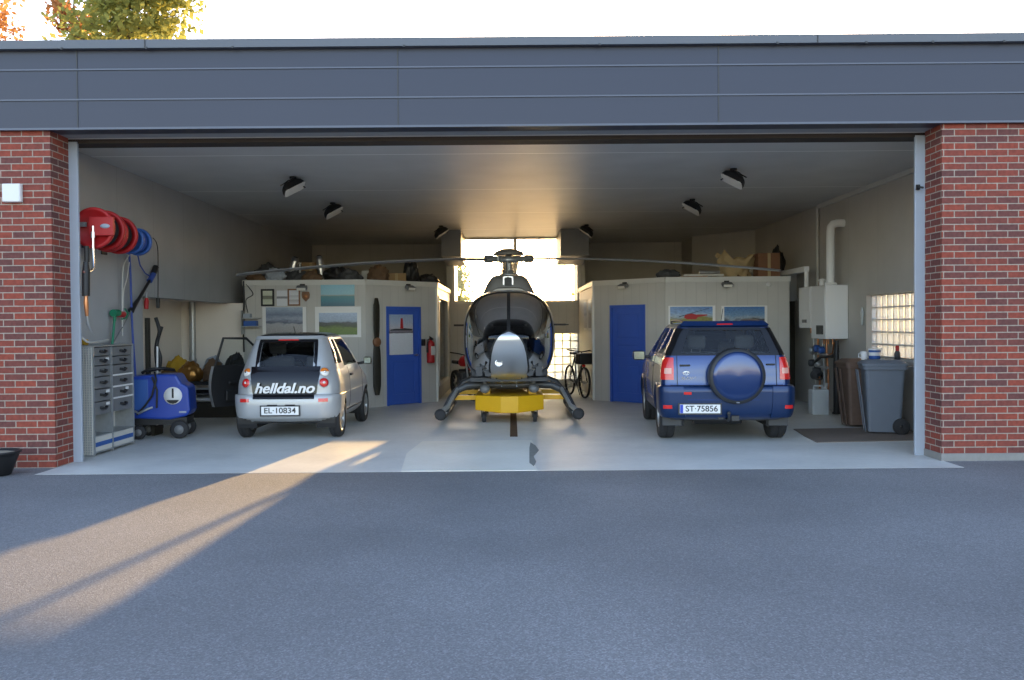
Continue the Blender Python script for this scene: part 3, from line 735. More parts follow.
# ---- small silver electric hatchback, centre of wheelbase at local origin, rear towards -y
def small_car():
    root = thing('hatchback_car', 'small silver-grey two-door hatchback with black tailgate and open left door', 'car', (-3.20, 13.32, 0), 0)
    rows = [  # z, w, yr, yf, rx, ry, fx, fy, br, bf
        (.235, .66, -1.28, 1.30, .26, .22, .30, .30, .06, .10),
        (.30, .735, -1.40, 1.43, .26, .24, .32, .34, .06, .10),
        (.36, .765, -1.45, 1.48, .26, .26, .34, .38, .06, .12),
        (.50, .785, -1.465, 1.50, .26, .28, .34, .40, .06, .12),
        (.62, .790, -1.45, 1.49, .26, .28, .34, .40, .06, .12),
        (.645, .785, -1.415, 1.47, .26, .28, .34, .40, .06, .12),
        (.78, .780, -1.405, 1.36, .27, .30, .36, .42, .06, .16),
        (.88, .765, -1.385, 1.15, .27, .32, .38, .42, .06, .20),
        (.95, .745, -1.36, .93, .26, .33, .34, .30, .06, .20),
        (.99, .730, -1.34, .80, .25, .33, .26, .20, .06, .22),
        (1.12, .690, -1.28, .62, .21, .32, .22, .18, .05, .20),
        (1.28, .630, -1.205, .42, .16, .28, .20, .18, .05, .18),
        (1.41, .570, -1.13, .24, .12, .24, .18, .18, .05, .16),
        (1.46, .535, -1.09, .15, .14, .24, .18, .18, .06, .14),
        (1.495, .46, -1.00, .04, .18, .24, .18, .18, .06, .12),
        (1.515, .30, -.80, -.12, .14, .18, .14, .14, .04, .08)]
    rows = [(r[0], r[1] * .935) + r[2:] for r in rows]
    S = CarSurf(rows)
    cols = [i / 8 for i in range(9)] + [1 + i / 8 for i in range(1, 9)] + [2 + i / 48 for i in range(1, 49)] + [3 + i / 8 for i in range(1, 9)] + [4 + i / 8 for i in range(1, 9)]
    def gl(c, t, p, cs):
        if not 9.25 < t < 12.0: return False
        if c < .92 : return t > 9.2
        if 2.30 < c < 2.97: return True           # door glass
        if 1.75 < c < 2.20 and t > 9.6: return True  # rear quarter glass
        if c > 3.35: return True
        return False
    car_shell(S, cols, [(-.985, .29), (.985, .29)], gl, root, 'car_silver', 'car_glass', .125, .335, 'roof_black', 13.0)
    # black tailgate below the glass
    tg = MB(); xw = lambda z: .435 + .05 * min(1, max(0, (z - .58) / .35))
    S.patch(tg, lambda t: -S.cx(xw(S.row(t)[0]), t), lambda t: S.cx(xw(S.row(t)[0]), t), .64, 1.035, .012, 20, 10); S.patch(tg, lambda t: -S.cx(.425, t), lambda t: S.cx(.425, t), .585, .655, .034, 20, 3)
    tgo = tg.build('tailgate', 'black_gloss', root)
    ed = MB()
    for sg in (-1, 1):
        S.patch(ed, lambda t: sg * S.cx(xw(S.row(t)[0]) - .075 if S.row(t)[0] < 1.1 else S.row(t)[1] - S.row(t)[4] - .05, t), lambda t: sg * (S.cx(xw(S.row(t)[0]), t) if S.row(t)[0] < 1.0 else 1.0), 1.03, 1.40, .006, 6, 10)
    S.patch(ed, -1.0, 1.0, 1.375, 1.415, .008, 16, 3)
    split(ed, 'window_surround', 'black_gloss', root)
    sp = MB(); S.patch(sp, -1.5, 1.5, 1.415, 1.452, .022, 20, 3); sp.build('rear_visor', 'car_silver', root)
    bl = MB(); S.patch(bl, lambda t: -.35, lambda t: .35, 1.398, 1.412, .014, 10, 2); bl.build('brake_light', 'red_light', root)
    tx = text('tailgate_lettering', 'helldal.no', .20, 'white', tgo, Tr(.0, 0, .735), shear=.28, bold=.0035, width=.84)
    m2 = tx.data.copy(); import bmesh
    m2.transform(Matrix.Translation((.007, -.0007, 0))); bq = bmesh.new(); bq.from_mesh(tx.data); bq.from_mesh(m2); bq.to_mesh(tx.data); bq.free(); bpy.data.meshes.remove(m2)
    for v in tx.data.vertices:
        t = S.tz(v.co.z); v.co.y += S.P(S.cx(v.co.x, t), t).y - .046
    # bumper
    bm = MB(); S.patch(bm, -2.10, 2.10, .33, .63, .022, 60, 12)
    bmo = bm.build('rear_bumper', 'car_silver', root)
    jn = MB(); S.patch(jn, -2.12, 2.12, .63, .647, .006, 50, 2); jn.build('bumper_gap', 'black', root)
    rf = MB()
    for sg in (-1, 1): S.patch(rf, lambda t: sg * S.cx(.485, t), lambda t: sg * S.cx(.60, t), .545, .59, .030, 6, 3)
    split(rf, 'reflector', 'red_light', bmo)
    pl = plate(root, Tr(-.04, -1.505, .43), '', .52)
    text('plate_lettering', 'EL\u00b710834', .11, 'ink', pl, Tr(-.04, -1.508, .43), bold=.001, width=.44)
    pl2 = MB(); pl2.box((-.22, -1.50, .495), (-.08, -1.47, .515)).box((.03, -1.50, .495), (.17, -1.47, .515)); split(pl2, 'plate_light', 'black', root)
    for sg in (-1, 1):
        for z, m in ((.955, 'clear_light'), (.81, 'red_light')):
            t = S.tz(z); c = S.cx(sg * .545, t); p = S.P(c, t); n = S.N(c, t)
            T = Tr(*(p + n * -.012)) @ n.to_track_quat('Z', 'Y').to_matrix().to_4x4()
            l = MB(T); l.lathe([(.072, 0), (.072, .022), (.064, .026)], 24); l.build('light_ring', 'car_silver', root)
            l = MB(T); l.lathe([(.064, .018), (.058, .030), (.03, .038), (1e-4, .040)], 24); lo = l.build('tail_light', m, root)
            if m == 'clear_light':
                l = MB(T); l.lathe([(.0645, .020), (.0585, .0325), (.03, .0405), (1e-4, .0425)], 14, ang=PI * .98); q = l.build('indicator', 'orange_light', lo)
            l = MB(T); l.lathe([(.018, .040), (.016, .044), (1e-4, .045)], 12); l.build('lamp_centre', 'clear_light' if m != 'clear_light' else 'chrome', lo)
    # side mouldings, mirror, door seam on the right, handle
    sk = MB(); S.patch(sk, lambda t: S.cy(-.60, t), lambda t: S.cy(.62, t), .355, .375, .012, 20, 1); sk.build('sill_strip', 'car_trim', root)
    sm = MB()
    for y in (-.42, .62):
        t0, t1 = S.tz(.40), S.tz(.985)
        pts = [S.P(S.cy(y + .10 * max(0, (S.row(t0 + (t1 - t0) * i / 12)[0] - .6)), t0 + (t1 - t0) * i / 12), t0 + (t1 - t0) * i / 12) for i in range(13)]
        sm.tube(pts, .004, 5)
    split(sm, 'door_seam', 'black', root)
    hd = MB(); t = S.tz(.86); p = S.P(S.cy(-.28, t), t); hd.box((p.x - .01, p.y - .07, .85), (p.x + .03, p.y + .07, .885)); split(hd, 'door_handle', 'car_trim', root, bevel=.008)
    mr = MB(); mr.box((.76, .60, .98), (.89, .68, 1.10)); mo = mr.build('wing_mirror', 'black_gloss', root, bevel=.03)
    MB().tube([(.66, .60, .99), (.78, .63, 1.01)], .022, 8).build('mirror_arm', 'black', mo)
    MB().box((.775, .594, .995), (.878, .599, 1.085)).build('mirror_glass', 'mirror', mo)
    for x in (-.655, .655):
        for y in (-.985, .985): wheel(root, x, y, .285, .165, .185, 6, 'white' if False else 'galv')
    for x in (-.33, .33): seat(root, x, -.05, .45, 'seat_cloth')
    MB().box((-.56, -1.22, .60), (.56, -.55, .86)).build('luggage_shelf', 'seat_cloth', root, bevel=.02)
    MB().box((-.58, .45, .70), (.58, .78, .96)).build('dashboard', 'black', root, bevel=.05)
    st = MB(Tr(-.33, .36, .93) @ Matrix.Rotation(R(65), 4, 'X')); st.tube([(.18 * math.cos(a), .18 * math.sin(a), 0) for a in [2 * PI * i / 24 for i in range(24)]], .014, 8, closed=True).cyl((-.17, 0, 0), (.17, 0, 0), .014, 6); st.build('steering_wheel', 'black', root)
    MB().box((-.50, -1.2, .24), (.50, 1.2, .34)).cyl((-.45, -1.30, .26), (.45, -1.30, .26), .03).build('underbody', 'black', root)
    MB().tube([(.0, -.75, 1.50), (.0, -.85, 1.60)], .006, 6).build('aerial', 'black', root)
    # open left door, hinged at the front
    hx, hy, ang = -.735, .62, R(48)
    T = Tr(hx, hy, 0) @ Rz(-ang)                      # closed door runs along -y
    d = MB(T)
    prof = lambda z: -.0 - .03 * math.sin(PI * min(1, max(0, (z - .36) / .65)))
    def f(u, v):
        y = -1.02 * v - (.04 * math.sin(PI * u)) * (v > .95); z = .36 + .63 * u; return Vector((prof(z), y, z))
    d.grid(f, 10, 10)
    def f2(u, v):
        p = f(u, v); p.x += .10; return p
    dd = MB(T); dd.grid(f2, 10, 10); n = 10
    rim = [f(0, v / n) for v in range(n + 1)] + [f(u / n, 1) for u in range(1, n + 1)] + [f(1, 1 - v / n) for v in range(1, n + 1)] + [f(1 - u / n, 0) for u in range(1, n)]
    m2 = len(rim); d.add([tuple(p) for p in rim] + [(p.x + .10, p.y, p.z) for p in rim], [(i, (i + 1) % m2, (i + 1) % m2 + m2, i + m2) for i in range(m2)])
    door = d.build('door', 'car_silver', root)
    inner = dd.build('door_lining', 'black', door)
    g = MB(T); g.box((.10, -.86, .44), (.16, -.16, .62)).box((.10, -.80, .70), (.14, -.2, .76)); g.build('door_pocket', 'black', door, bevel=.02)
    fp = [(.05, -.02, .99), (.10, -.30, 1.24), (.17, -.52, 1.42), (.18, -.90, 1.43), (.08, -1.0, .99)]
    fr2 = MB(T).tube(fp, .020, 8); fr2.tube([(.05, -.02, .99), (.08, -1.0, .99)], .018, 8); fr2.build('door_window_frame', 'black', door)
    MB(T).add(fp, [(0, 1, 2, 3, 4)]).build('door_window', 'car_glass', door)
    return root
small_car()

# ---- blue compact off-roader with the spare wheel on its tailgate
def off_roader():
    root = thing('off_road_car', 'dark blue three-door compact off-road car with spare wheel on tailgate', 'car', (2.985, 13.05, 0), R(-3.9))
    rows = [
        (.30, .72, -1.62, 1.70, .10, .10, .30, .30, .03, .12),
        (.36, .82, -1.74, 1.84, .12, .12, .30, .34, .04, .14),
        (.50, .855, -1.78, 1.90, .12, .13, .30, .36, .04, .14),
        (.72, .865, -1.78, 1.88, .12, .13, .30, .36, .04, .14),
        (.76, .862, -1.72, 1.85, .12, .13, .30, .36, .04, .14),
        (.90, .855, -1.70, 1.78, .12, .13, .30, .34, .04, .14),
        (1.00, .845, -1.69, 1.45, .12, .13, .28, .30, .04, .14),
        (1.07, .830, -1.68, 1.05, .12, .13, .24, .24, .04, .12),
        (1.14, .810, -1.665, .82, .12, .13, .22, .20, .04, .12),
        (1.22, .780, -1.64, .68, .11, .13, .20, .18, .04, .12),
        (1.36, .715, -1.59, .46, .10, .12, .18, .16, .04, .12),
        (1.50, .650, -1.54, .24, .09, .12, .18, .16, .04, .12),
        (1.56, .615, -1.51, .14, .10, .12, .18, .16, .04, .10),
        (1.60, .555, -1.46, .02, .12, .14, .18, .16, .04, .10),
        (1.625, .36, -1.25, -.15, .12, .14, .12, .12, .03, .06)]
    S = CarSurf(rows)
    cols = [i / 8 for i in range(9)] + [1 + i / 6 for i in range(1, 7)] + [2 + i / 56 for i in range(1, 57)] + [3 + i / 8 for i in range(1, 9)] + [4 + i / 8 for i in range(1, 9)]
    def gl(c, t, p, cs):
        if not 8.5 < t < 11.5: return False
        if c < .90 and t > 8.75: return True
        if 2.10 < c < 2.40: return True
        if 2.47 < c < 2.96: return True
        if c > 3.35: return True
        return False
    car_shell(S, cols, [(-1.14, .355), (1.14, .355)], gl, root, 'car_blue', 'car_glass', .125, .40)
    sr = MB()
    for sg in (-1, 1): S.patch(sr, sg * .86, sg * 1.9, 1.17, 1.535, .006, 8, 10)
    S.patch(sr, -.9, .9, 1.17, 1.20, .006, 14, 2); S.patch(sr, -.9, .9, 1.505, 1.54, .006, 14, 2)
    for y0, y1 in ((-.32, -.18),):
        for sg in (-1, 1): S.patch(sr, lambda t: sg * S.cy(y0, t), lambda t: sg * S.cy(y1, t), 1.18, 1.50, .005, 3, 8)
    split(sr, 'window_surround', 'black_gloss', root)
    sp = MB(); S.patch(sp, -1.3, 1.3, 1.545, 1.59, .05, 20, 4); spo = sp.build('roof_spoiler', 'car_blue', root)
    bk = MB(); S.patch(bk, -.2, .2, 1.552, 1.572, .056, 8, 2); bk.build('brake_light', 'red_light', spo)
    # tailgate seams, handle recesses
    sm = MB()
    for sg in (-1, 1):
        sm.tube([S.P(S.cx(sg * .655, t) , t) + Vector((0, -.004, 0)) for t in [S.tz(.77) + (S.tz(1.17) - S.tz(.77)) * i / 10 for i in range(11)]], .005, 5)
    sm.tube([S.P(-1 + 2 * i / 12, S.tz(.772)) + Vector((0, -.004, 0)) for i in range(13)], .006, 5); split(sm, 'tailgate_seam', 'black', root)
    hn = MB()
    y = S.P(.7, S.tz(1.05)).y
    hn.box((-.62, y - .012, 1.025), (-.48, y + .02, 1.05)).box((.52, y - .012, 1.035), (.64, y + .02, 1.058)); split(hn, 'tailgate_handle', 'black', root, bevel=.006)
    lm = MB()
    for sg in (-1, 1): S.patch(lm, lambda t: sg * S.cx(.70, t), lambda t: sg * (2 + .015), .845, 1.14, .010, 8, 10)
    lo = split(lm, 'tail_light', 'red_light', root)
    cl = MB()
    for sg in (-1, 1): S.patch(cl, lambda t: sg * S.cx(.73, t), lambda t: sg * 1.5, .925, 1.0, .013, 6, 4)
    split(cl, 'reversing_light', 'pale_red', lo)
    # bumper
    bm = MB(); S.patch(bm, -2.06, 2.06, .40, .745, .030, 60, 12); bmo = bm.build('rear_bumper', 'car_blue_dark', root)
    cf = MB()
    for sg in (-1, 1): S.patch(cf, sg * .78, sg * 2.08, .37, .735, .045, 12, 10)
    split(cf, 'bumper_corner', 'car_blue_dark', bmo)
    stp = MB(); S.patch(stp, -.72, .55, .575, .60, .042, 20, 2); stp.build('bumper_ledge', 'car_blue', bmo)
    rf = MB(); S.patch(rf, lambda t: S.cx(-.61, t), lambda t: S.cx(-.48, t), .655, .69, .038, 5, 3)
    for sg in (-1, 1): S.patch(rf, lambda t: sg * S.cx(.735, t), lambda t: sg * S.cx(.815, t), .475, .515, .052, 5, 3)
    split(rf, 'reflector', 'red_light', bmo)
    yb = -1.78 - .05
    pl = plate(root, Tr(-.375, yb, .468), '', .53)
    MB(Tr(-.375, yb, .468)).box((-.262, -.001, -.055), (-.222, .004, .055)).build('plate_band', 'plate_blue', pl)
    text('plate_lettering', 'ST\u00b775856', .11, 'ink', pl, Tr(-.355, yb - .003, .468), bold=.001, width=.42)
    y = S.P(-.7, S.tz(.92)).y
    text('badge_lettering', 'RAV4', .055, 'chrome', root, Tr(-.50, y - .008, .865), bold=.001, width=.19)
    MB(Tr(-.535, y - .006, .935)).tube([(.042 * math.cos(a), 0, .026 * math.sin(a)) for a in [2 * PI * i / 20 for i in range(20)]], .005, 6, closed=True).tube([(.018 * math.cos(a), 0, .024 * math.sin(a)) for a in [2 * PI * i / 16 for i in range(16)]], .004, 6, closed=True).tube([(.032 * math.cos(a), 0, .012 + .008 * math.sin(a)) for a in [2 * PI * i / 16 for i in range(16)]], .004, 6, closed=True).build('badge', 'chrome', root)
    # spare wheel
    T = Tr(.10, -1.70, .905)
    sw = MB(T); sw.lathe([(.30, -.02), (.355, -.03), (.368, -.06), (.368, -.19), (.352, -.215), (.32, -.228)], 56, axis='y'); so = sw.build('spare_wheel_cover', 'car_trim', root)
    sc_ = MB(T); sc_.lathe([(.325, -.222), (.315, -.240), (.27, -.250), (.15, -.262), (1e-4, -.266)], 56, axis='y'); sc_.build('cover_disc', 'car_blue', so)
    MB(T).cyl((0, .04, 0), (0, -.03, 0), .12, 16).build('spare_wheel_carrier', 'car_trim', so)
    MB(T).box((-.02, -.250, -.352), (.02, -.20, -.335)).build('cover_latch', 'chrome', so)
    # mudflaps, tow bar
    for sg in (-1, 1):
        MB().box((sg * .58, -1.545, .21), (sg * .84, -1.525, .44)).build('mudflap', 'dark_grey', root, bevel=.01)
    tb = MB(); tb.cyl((-.55, -1.60, .33), (.55, -1.60, .33), .035, 10).tube([(.0, -1.60, .33), (.0, -1.78, .31), (.0, -1.84, .34), (.0, -1.84, .39)], .018, 8).sphere((0, -1.84, .41), .027, 8).box((.05, -1.76, .30), (.15, -1.68, .37)).box((-.12, -1.72, .32), (-.04, -1.66, .38))
    tb.build('tow_bar', 'car_trim', root)
    MB().box((-.60, -1.5, .28), (.60, 1.5, .42)).cyl((-.40, -1.35, .30), (.25, -1.35, .30), .09, 12).build('underbody', 'black', root)
    # side details
    sk = MB()
    for sg in (-1, 1): S.patch(sk, lambda t: sg * S.cy(-.70, t), lambda t: sg * S.cy(.70, t), .36, .50, .018, 16, 4)
    split(sk, 'side_cladding', 'car_blue_dark', root)
    fl = MB()
    for ay in (-1.14, 1.14):
        for sg in (-1, 1):
            pts = [(sg * (S.P(2.5, S.tz(max(.32, .355 + .405 * math.sin(a))))[0] + .004), ay + .405 * math.cos(a), .355 + .405 * math.sin(a)) for a in [PI * i / 24 for i in range(25)]]
            fl.tube(pts, .022, 8)
    split(fl, 'wheel_arch_trim', 'car_blue_dark', root)
    ds = MB()
    for sg in (-1, 1):
        for y in (-.42, .70):
            t0, t1 = S.tz(.50), S.tz(1.17)
            ds.tube([S.P(sg * S.cy(y, t0 + (t1 - t0) * i / 10), t0 + (t1 - t0) * i / 10) for i in range(11)], .005, 5)
    split(ds, 'door_seam', 'black', root)
    hd = MB()
    for sg in (-1, 1):
        t = S.tz(.98); p = S.P(sg * S.cy(-.30, t), t); hd.box((p.x - .012, p.y - .08, .965), (p.x + .012 + .02 * sg, p.y + .08, 1.0))
    split(hd, 'door_handle', 'car_blue_dark', root, bevel=.008)
    for sg in (-1, 1):
        x0, x1 = sorted((sg * .88, sg * 1.08))
        mo = MB().box((x0, .56, 1.02), (x1, .68, 1.17)).build('wing_mirror', 'car_blue_dark', root, bevel=.035)
        MB().box((x0 + .02, .553, 1.035), (x1 - .02, .558, 1.155)).build('mirror_glass', 'mirror', mo)
        MB().tube([(sg * .80, .60, 1.08), (sg * .90, .62, 1.07)], .025, 8).build('mirror_arm', 'car_trim', mo)
        rr = MB(); rr.tube([(sg * .52, -1.40, 1.585), (sg * .53, -1.32, 1.625), (sg * .535, -1.1, 1.64), (sg * .535, -.3, 1.65), (sg * .53, -.02, 1.635), (sg * .52, .05, 1.585)], .020, 8); rr.build('roof_rail', 'car_trim', root)
    MB().tube([(.0, -1.25, 1.61), (.0, -1.42, 1.80)], .004, 6).build('aerial', 'black', root)
    for x in (-.755, .755):
        for y in (-1.14, 1.14): wheel(root, x, y, .345, .215, .20, 5)
    for x in (-.36, .36): seat(root, x, .10, .62, 'seat_cloth')
    for x in (-.33, .33): seat(root, x, -.75, .62, 'seat_cloth', 'rear_seat', .30, .50)
    MB().box((-.68, .55, .9), (.68, .85, 1.12)).build('dashboard', 'black', root, bevel=.05)
    st = MB(Tr(-.36, .46, 1.08) @ Matrix.Rotation(R(65), 4, 'X')); st.tube([(.18 * math.cos(a), .18 * math.sin(a), 0) for a in [2 * PI * i / 24 for i in range(24)]], .014, 8, closed=True); st.build('steering_wheel', 'black', root)
    return root
off_roader()
# ------------------------------------------------------------ helicopter
def helicopter():
    root = thing('helicopter', 'dark grey helicopter facing out with silver nose panel and three-bladed rotor', 'helicopter', (-.05, 14.3, 0))
    A, B, ZC, PW, QW, L0 = .755, .785, 1.395, 2.7, 2.15, 1.30
    def yb(x, z, off=0.0):
        r = min(1, abs(x / A) ** PW + abs((z - ZC) / B) ** PW)
        zz = (z - ZC) / B
        L = L0 * (1 - .32 * max(0, zz) ** 1.3 - .06 * max(0, -zz))
        return -L * (1 - r) ** (1 / QW) - off
    def pol(th, r, off=0.0):
        c, s = math.cos(th), math.sin(th)
        k = (abs(c / A) ** PW + abs(s / B) ** PW) ** (-1 / PW)
        x, z = r * k * c, ZC + r * k * s
        return Vector((x * (1 + off * .6), yb(r * k * c, z, off), ZC + (z - ZC) * (1 + off * .6)))
    N = 72
    g = MB(); g.grid(lambda u, v: pol(2 * PI * u, max(.001, math.sin(v * PI / 2 * .83)), 0), N, 16)
    g.build('windshield', 'heli_glass', root, weld=True)
    f = MB(); f.grid(lambda u, v: pol(2 * PI * u, .955 + .045 * math.sin(v * PI / 2), .010), N, 5)
    fr_ = f.build('windshield_frame', 'heli_silver', root, weld=True)
    f = MB(); f.grid(lambda u, v: pol(2 * PI * u, .93 + .03 * v, .004), N, 2); f.build('windshield_seal', 'black', fr_, weld=True)
    def hw(z):
        tb = [(.66, .285), (.75, .285), (.95, .29), (1.15, .265), (1.30, .225), (1.40, .17), (1.46, .10), (1.495, .012)]
        for (a, b), (c, d) in zip(tb, tb[1:]):
            if z <= c: return b + (d - b) * max(0, (z - a)) / (c - a)
        return .012
    def panel(mb, z0, z1, wf, off, nu=16, nv=20):
        def p(u, v):
            z = z0 + (z1 - z0) * v; x = (2 * u - 1) * wf(z); return Vector((x, yb(x, z, off), z))
        mb.grid(p, nu, nv); back = [p(i / nu, 0) for i in range(nu + 1)] + [p(1, j / nv) for j in range(1, nv + 1)] + [p(1 - i / nu, 1) for i in range(1, nu + 1)] + [p(0, 1 - j / nv) for j in range(1, nv)]
        m = len(back); mb.add([tuple(q) for q in back] + [(q.x, q.y + off + .01, q.z) for q in back], [(i, (i + 1) % m, (i + 1) % m + m, i + m) for i in range(m)]); return mb
    npn = panel(MB(), .66, 1.495, hw, .022).build('nose_panel', 'heli_silver', root)
    panel(MB(), .655, 1.515, lambda z: hw(z) + .028, .012).build('nose_seal', 'black', npn)
    lx, lz = -.155, 1.02; ly = yb(lx, lz, .03)
    MB(Tr(lx, ly, lz)).lathe([(.062, .02), (.062, -.012), (.046, -.014), (.044, .0)], 24, axis='y').build('lamp_ring', 'chrome', npn)
    MB(Tr(lx, ly, lz)).lathe([(.045, .0), (1e-4, .006)], 20, axis='y').build('landing_lamp', 'lens', npn)
    s_ = MB()
    for x in (-.2, .2): s_.sphere((x, yb(x, .76, .022), .76), .014, 6)
    split(s_, 'panel_screw', 'black', npn)
    s_ = MB()
    for x in (-.12, .12): s_.tube([(x, yb(x, .67, .02), .67), (x, yb(x, .67, .02) - .02, .60)], .006, 5)
    split(s_, 'probe', 'chrome', npn)
    ps = MB(); panel(ps, 1.50, 2.165, lambda z: .026, .012, 3, 14); ps.build('centre_post', 'black', root)
    zm = lambda z: A * max(.0, (1 - abs((z - ZC) / B) ** PW)) ** (1 / PW) * .985
    panel(MB(), .625, .715, zm, .014, 40, 5).build('chin_panel', 'heli_grey', root)
    # fuselage behind the windshield
    st = [(0, .755, 1.395, .785), (.5, .775, 1.40, .79), (1.1, .765, 1.40, .785), (1.7, .70, 1.44, .74), (2.3, .56, 1.54, .60), (3.0, .36, 1.66, .42), (3.8, .23, 1.75, .27), (5.0, .18, 1.80, .21), (6.6, .14, 1.86, .16), (6.95, .05, 1.90, .06)]
    def body(u, v, k=1.0, n=len(st) - 1):
        t = v * n; i = min(int(t), n - 1); f_ = t - i; q = [st[max(0, min(n, i + d))] for d in (-1, 0, 1, 2)]
        y, a, zc, b = (crom(q[0][j], q[1][j], q[2][j], q[3][j], f_) for j in range(4))
        th = 2 * PI * u; c, s = math.cos(th), math.sin(th); kk = (abs(c / a) ** PW + abs(s / b) ** PW) ** (-1 / PW) * k
        return Vector((kk * c, y, zc + kk * s))
    win = lambda u, v: (.03 < v < .235) and (min(abs(u - 0), abs(u - .5), abs(u - 1)) < .10) and not (.115 < v < .135) and ((u < .10 or u > .97) or (.40 < u < .53))
    b = MB(); b.grid(lambda u, v: body(u, v), 72, 72, keep=lambda u, v: not win(u, v)); b.add([body(i / 72, 1) for i in range(72)], [tuple(range(72))]); b.build('fuselage', 'heli_grey', root, weld=True)
    split(MB().grid(lambda u, v: body(u, v, .995), 72, 72, keep=win), 'door_window', 'heli_glass_dark', root)
    ln = MB(); ln.grid(lambda u, v: body(u, v * .21, .965), 72, 24, keep=lambda u, v: not win(u, v * .21)); ln.build('cabin_lining', 'black', root, weld=True)
    MB().prism([(.70 * math.cos(a), 1.39 + .73 * math.sin(a)) for a in [2 * PI * i / 40 for i in range(40)]], 1.45, 1.5, 'y').build('rear_bulkhead', 'dark_grey', root)
    MB().box((-.62, -.75, .70), (.62, 1.4, .76)).build('cabin_floor', 'dark_grey', root)
    for x in (-.36, .36): seat(root, x, .35, .80, 'seat_grey', 'pilot_seat', .22, .70)
    for x in (-.36, .36):
        MB().tube([(x - .09, .30, 1.0), (x - .09, .18, 1.35), (x - .07, .12, 1.62)], .022, 4).tube([(x + .09, .30, 1.0), (x + .09, .18, 1.35), (x + .07, .12, 1.62)], .022, 4).cyl((x - .15, .2, 1.05), (x + .15, .2, 1.05), .02, 6).build('harness', 'off_white', root)
    ip = MB(); ip.prism([(-.26, .72), (.26, .72), (.30, 1.35), (.24, 1.58), (-.24, 1.58), (-.30, 1.35)], -.62, -.30, 'y'); ipo = ip.build('instrument_panel', 'black', root, bevel=.03)
    MB().tube([(-.30, -.30, .80), (-.30, -.15, 1.1), (-.32, -.18, 1.25)], .014, 8).build('control_stick', 'black', root)
    MB().tube([(.30, -.30, .80), (.30, -.15, 1.1), (.32, -.18, 1.25)], .014, 8).build('control_stick', 'black', root)
    pd = MB()
    for x in (-.47, -.33, .33, .47): pd.box((x - .05, -.95, .80), (x + .05, -.93, .95), None).cyl((x, -.93, .86), (x, -.70, .78), .012, 6)
    split(pd, 'pedal', 'dark_grey', root)
    for x in (-.52, .52):
        MB().box((x - .10, -.55, .76), (x + .10, -.2, .95)).build('door_pocket', 'dark_grey', root, bevel=.03)
    # engine cowling
    cw = [(.50, .34, .10), (.58, .43, .27), (.80, .47, .345), (1.3, .48, .37), (2.2, .46, .37), (3.0, .36, .30), (3.5, .16, .14)]
    def cowl(u, v):
        n = len(cw) - 1; t = v * n; i = min(int(t), n - 1); f_ = t - i; q = [cw[max(0, min(n, i + d))] for d in (-1, 0, 1, 2)]
        y, a, h = (crom(q[0][j], q[1][j], q[2][j], q[3][j], f_) for j in range(3))
        th = PI * u; p = 6.0; c, s = math.cos(th), math.sin(th); kk = (abs(c / a) ** p + abs(s / h) ** p) ** (-1 / p)
        x = kk * c * (1 - .34 * max(0, kk * s / h)); return Vector((x, y, 2.14 + kk * s))
    c_ = MB(); c_.grid(cowl, 32, 30); c_.add([cowl(i / 32, 0) for i in range(33)], [tuple(range(33))]); c_.add([cowl(i / 32, 1) for i in range(33)], [tuple(range(33))])
    co = c_.build('engine_cowling', 'heli_top', root, weld=True)
    MB().prism(rrect(-.10, 2.26, .08, 2.45, .03), .52, .62, 'y').build('air_intake', 'heli_silver', co)
    MB().prism(rrect(-.075, 2.28, .055, 2.43, .025), .513, .53, 'y').prism([(-.02, 2.34), (.0, 2.34), (.0, 2.44), (-.02, 2.44)], .505, .53, 'y').build('intake_mouth', 'black', co)
    # rotor
    T = Tr(0, 1.7, 0)
    ms = MB(T); ms.cyl((0, 0, 2.4), (0, 0, 2.86), .055, 16).lathe([(.15, 2.50), (.17, 2.52), (.17, 2.56), (.10, 2.58), (.10, 2.62), (.06, 2.63)], 24)
    for i in range(3):
        a = 2 * PI * i / 3 + .4; ms.cyl((.14 * math.cos(a), .14 * math.sin(a), 2.55), (.19 * math.cos(a), .19 * math.sin(a), 2.80), .014, 8)
    ms.build('rotor_mast', 'galv', root)
    rh = MB(T); rh.lathe([(.05, 2.76), (.17, 2.77), (.19, 2.83), (.14, 2.88), (.05, 2.89)], 24)
    dirs = [(-math.sin(R(60)), -math.cos(R(60))), (math.sin(R(60)), -math.cos(R(60))), (0, 1)]
    for dx, dy in dirs:
        rh.tube([(dx * .12, dy * .12, 2.83), (dx * .34, dy * .34, 2.83), (dx * .36, dy * .36, 2.83), (dx * .50, dy * .50, 2.825)], [.06, .05, .075, .07], 12)
        rh.cyl((dx * .42, dy * .42, 2.76), (dx * .42, dy * .42, 2.90), .03, 8)
        rh.cyl((dx * .25 - dy * .05, dy * .25 + dx * .05, 2.77), (dx * .25 - dy * .05, dy * .25 + dx * .05, 2.88), .022, 8)
    rho = rh.build('rotor_hub', 'galv', root)
    MB(T).lathe([(.05, 2.88), (.06, 2.92), (.285, 2.91), (.295, 2.925), (.25, 2.975), (.13, 3.025), (1e-4, 3.04)], 30).build('hub_cap', 'heli_top', rho)
    for dx, dy in dirs:
        bl = MB(T); n = 24
        def P(u, v):
            r = .46 + (4.98 - .46) * u; ch = .10 + (.13 - .10) * min(1, max(0, (r - .5) / .5)) if r < 4.9 else .09
            th = .018; a = 2 * PI * v; z = 2.828 - .40 * (r / 5) ** 1.7
            ox, oz = ch * math.cos(a), th * math.sin(a)
            return Vector((dx * r - dy * ox, dy * r + dx * ox, z + oz + ox * .10))
        bl.grid(P, n, 12); bl.add([P(1, j / 12) for j in range(12)], [tuple(range(12))])
        bl.build('rotor_blade', 'blade', root, weld=True)
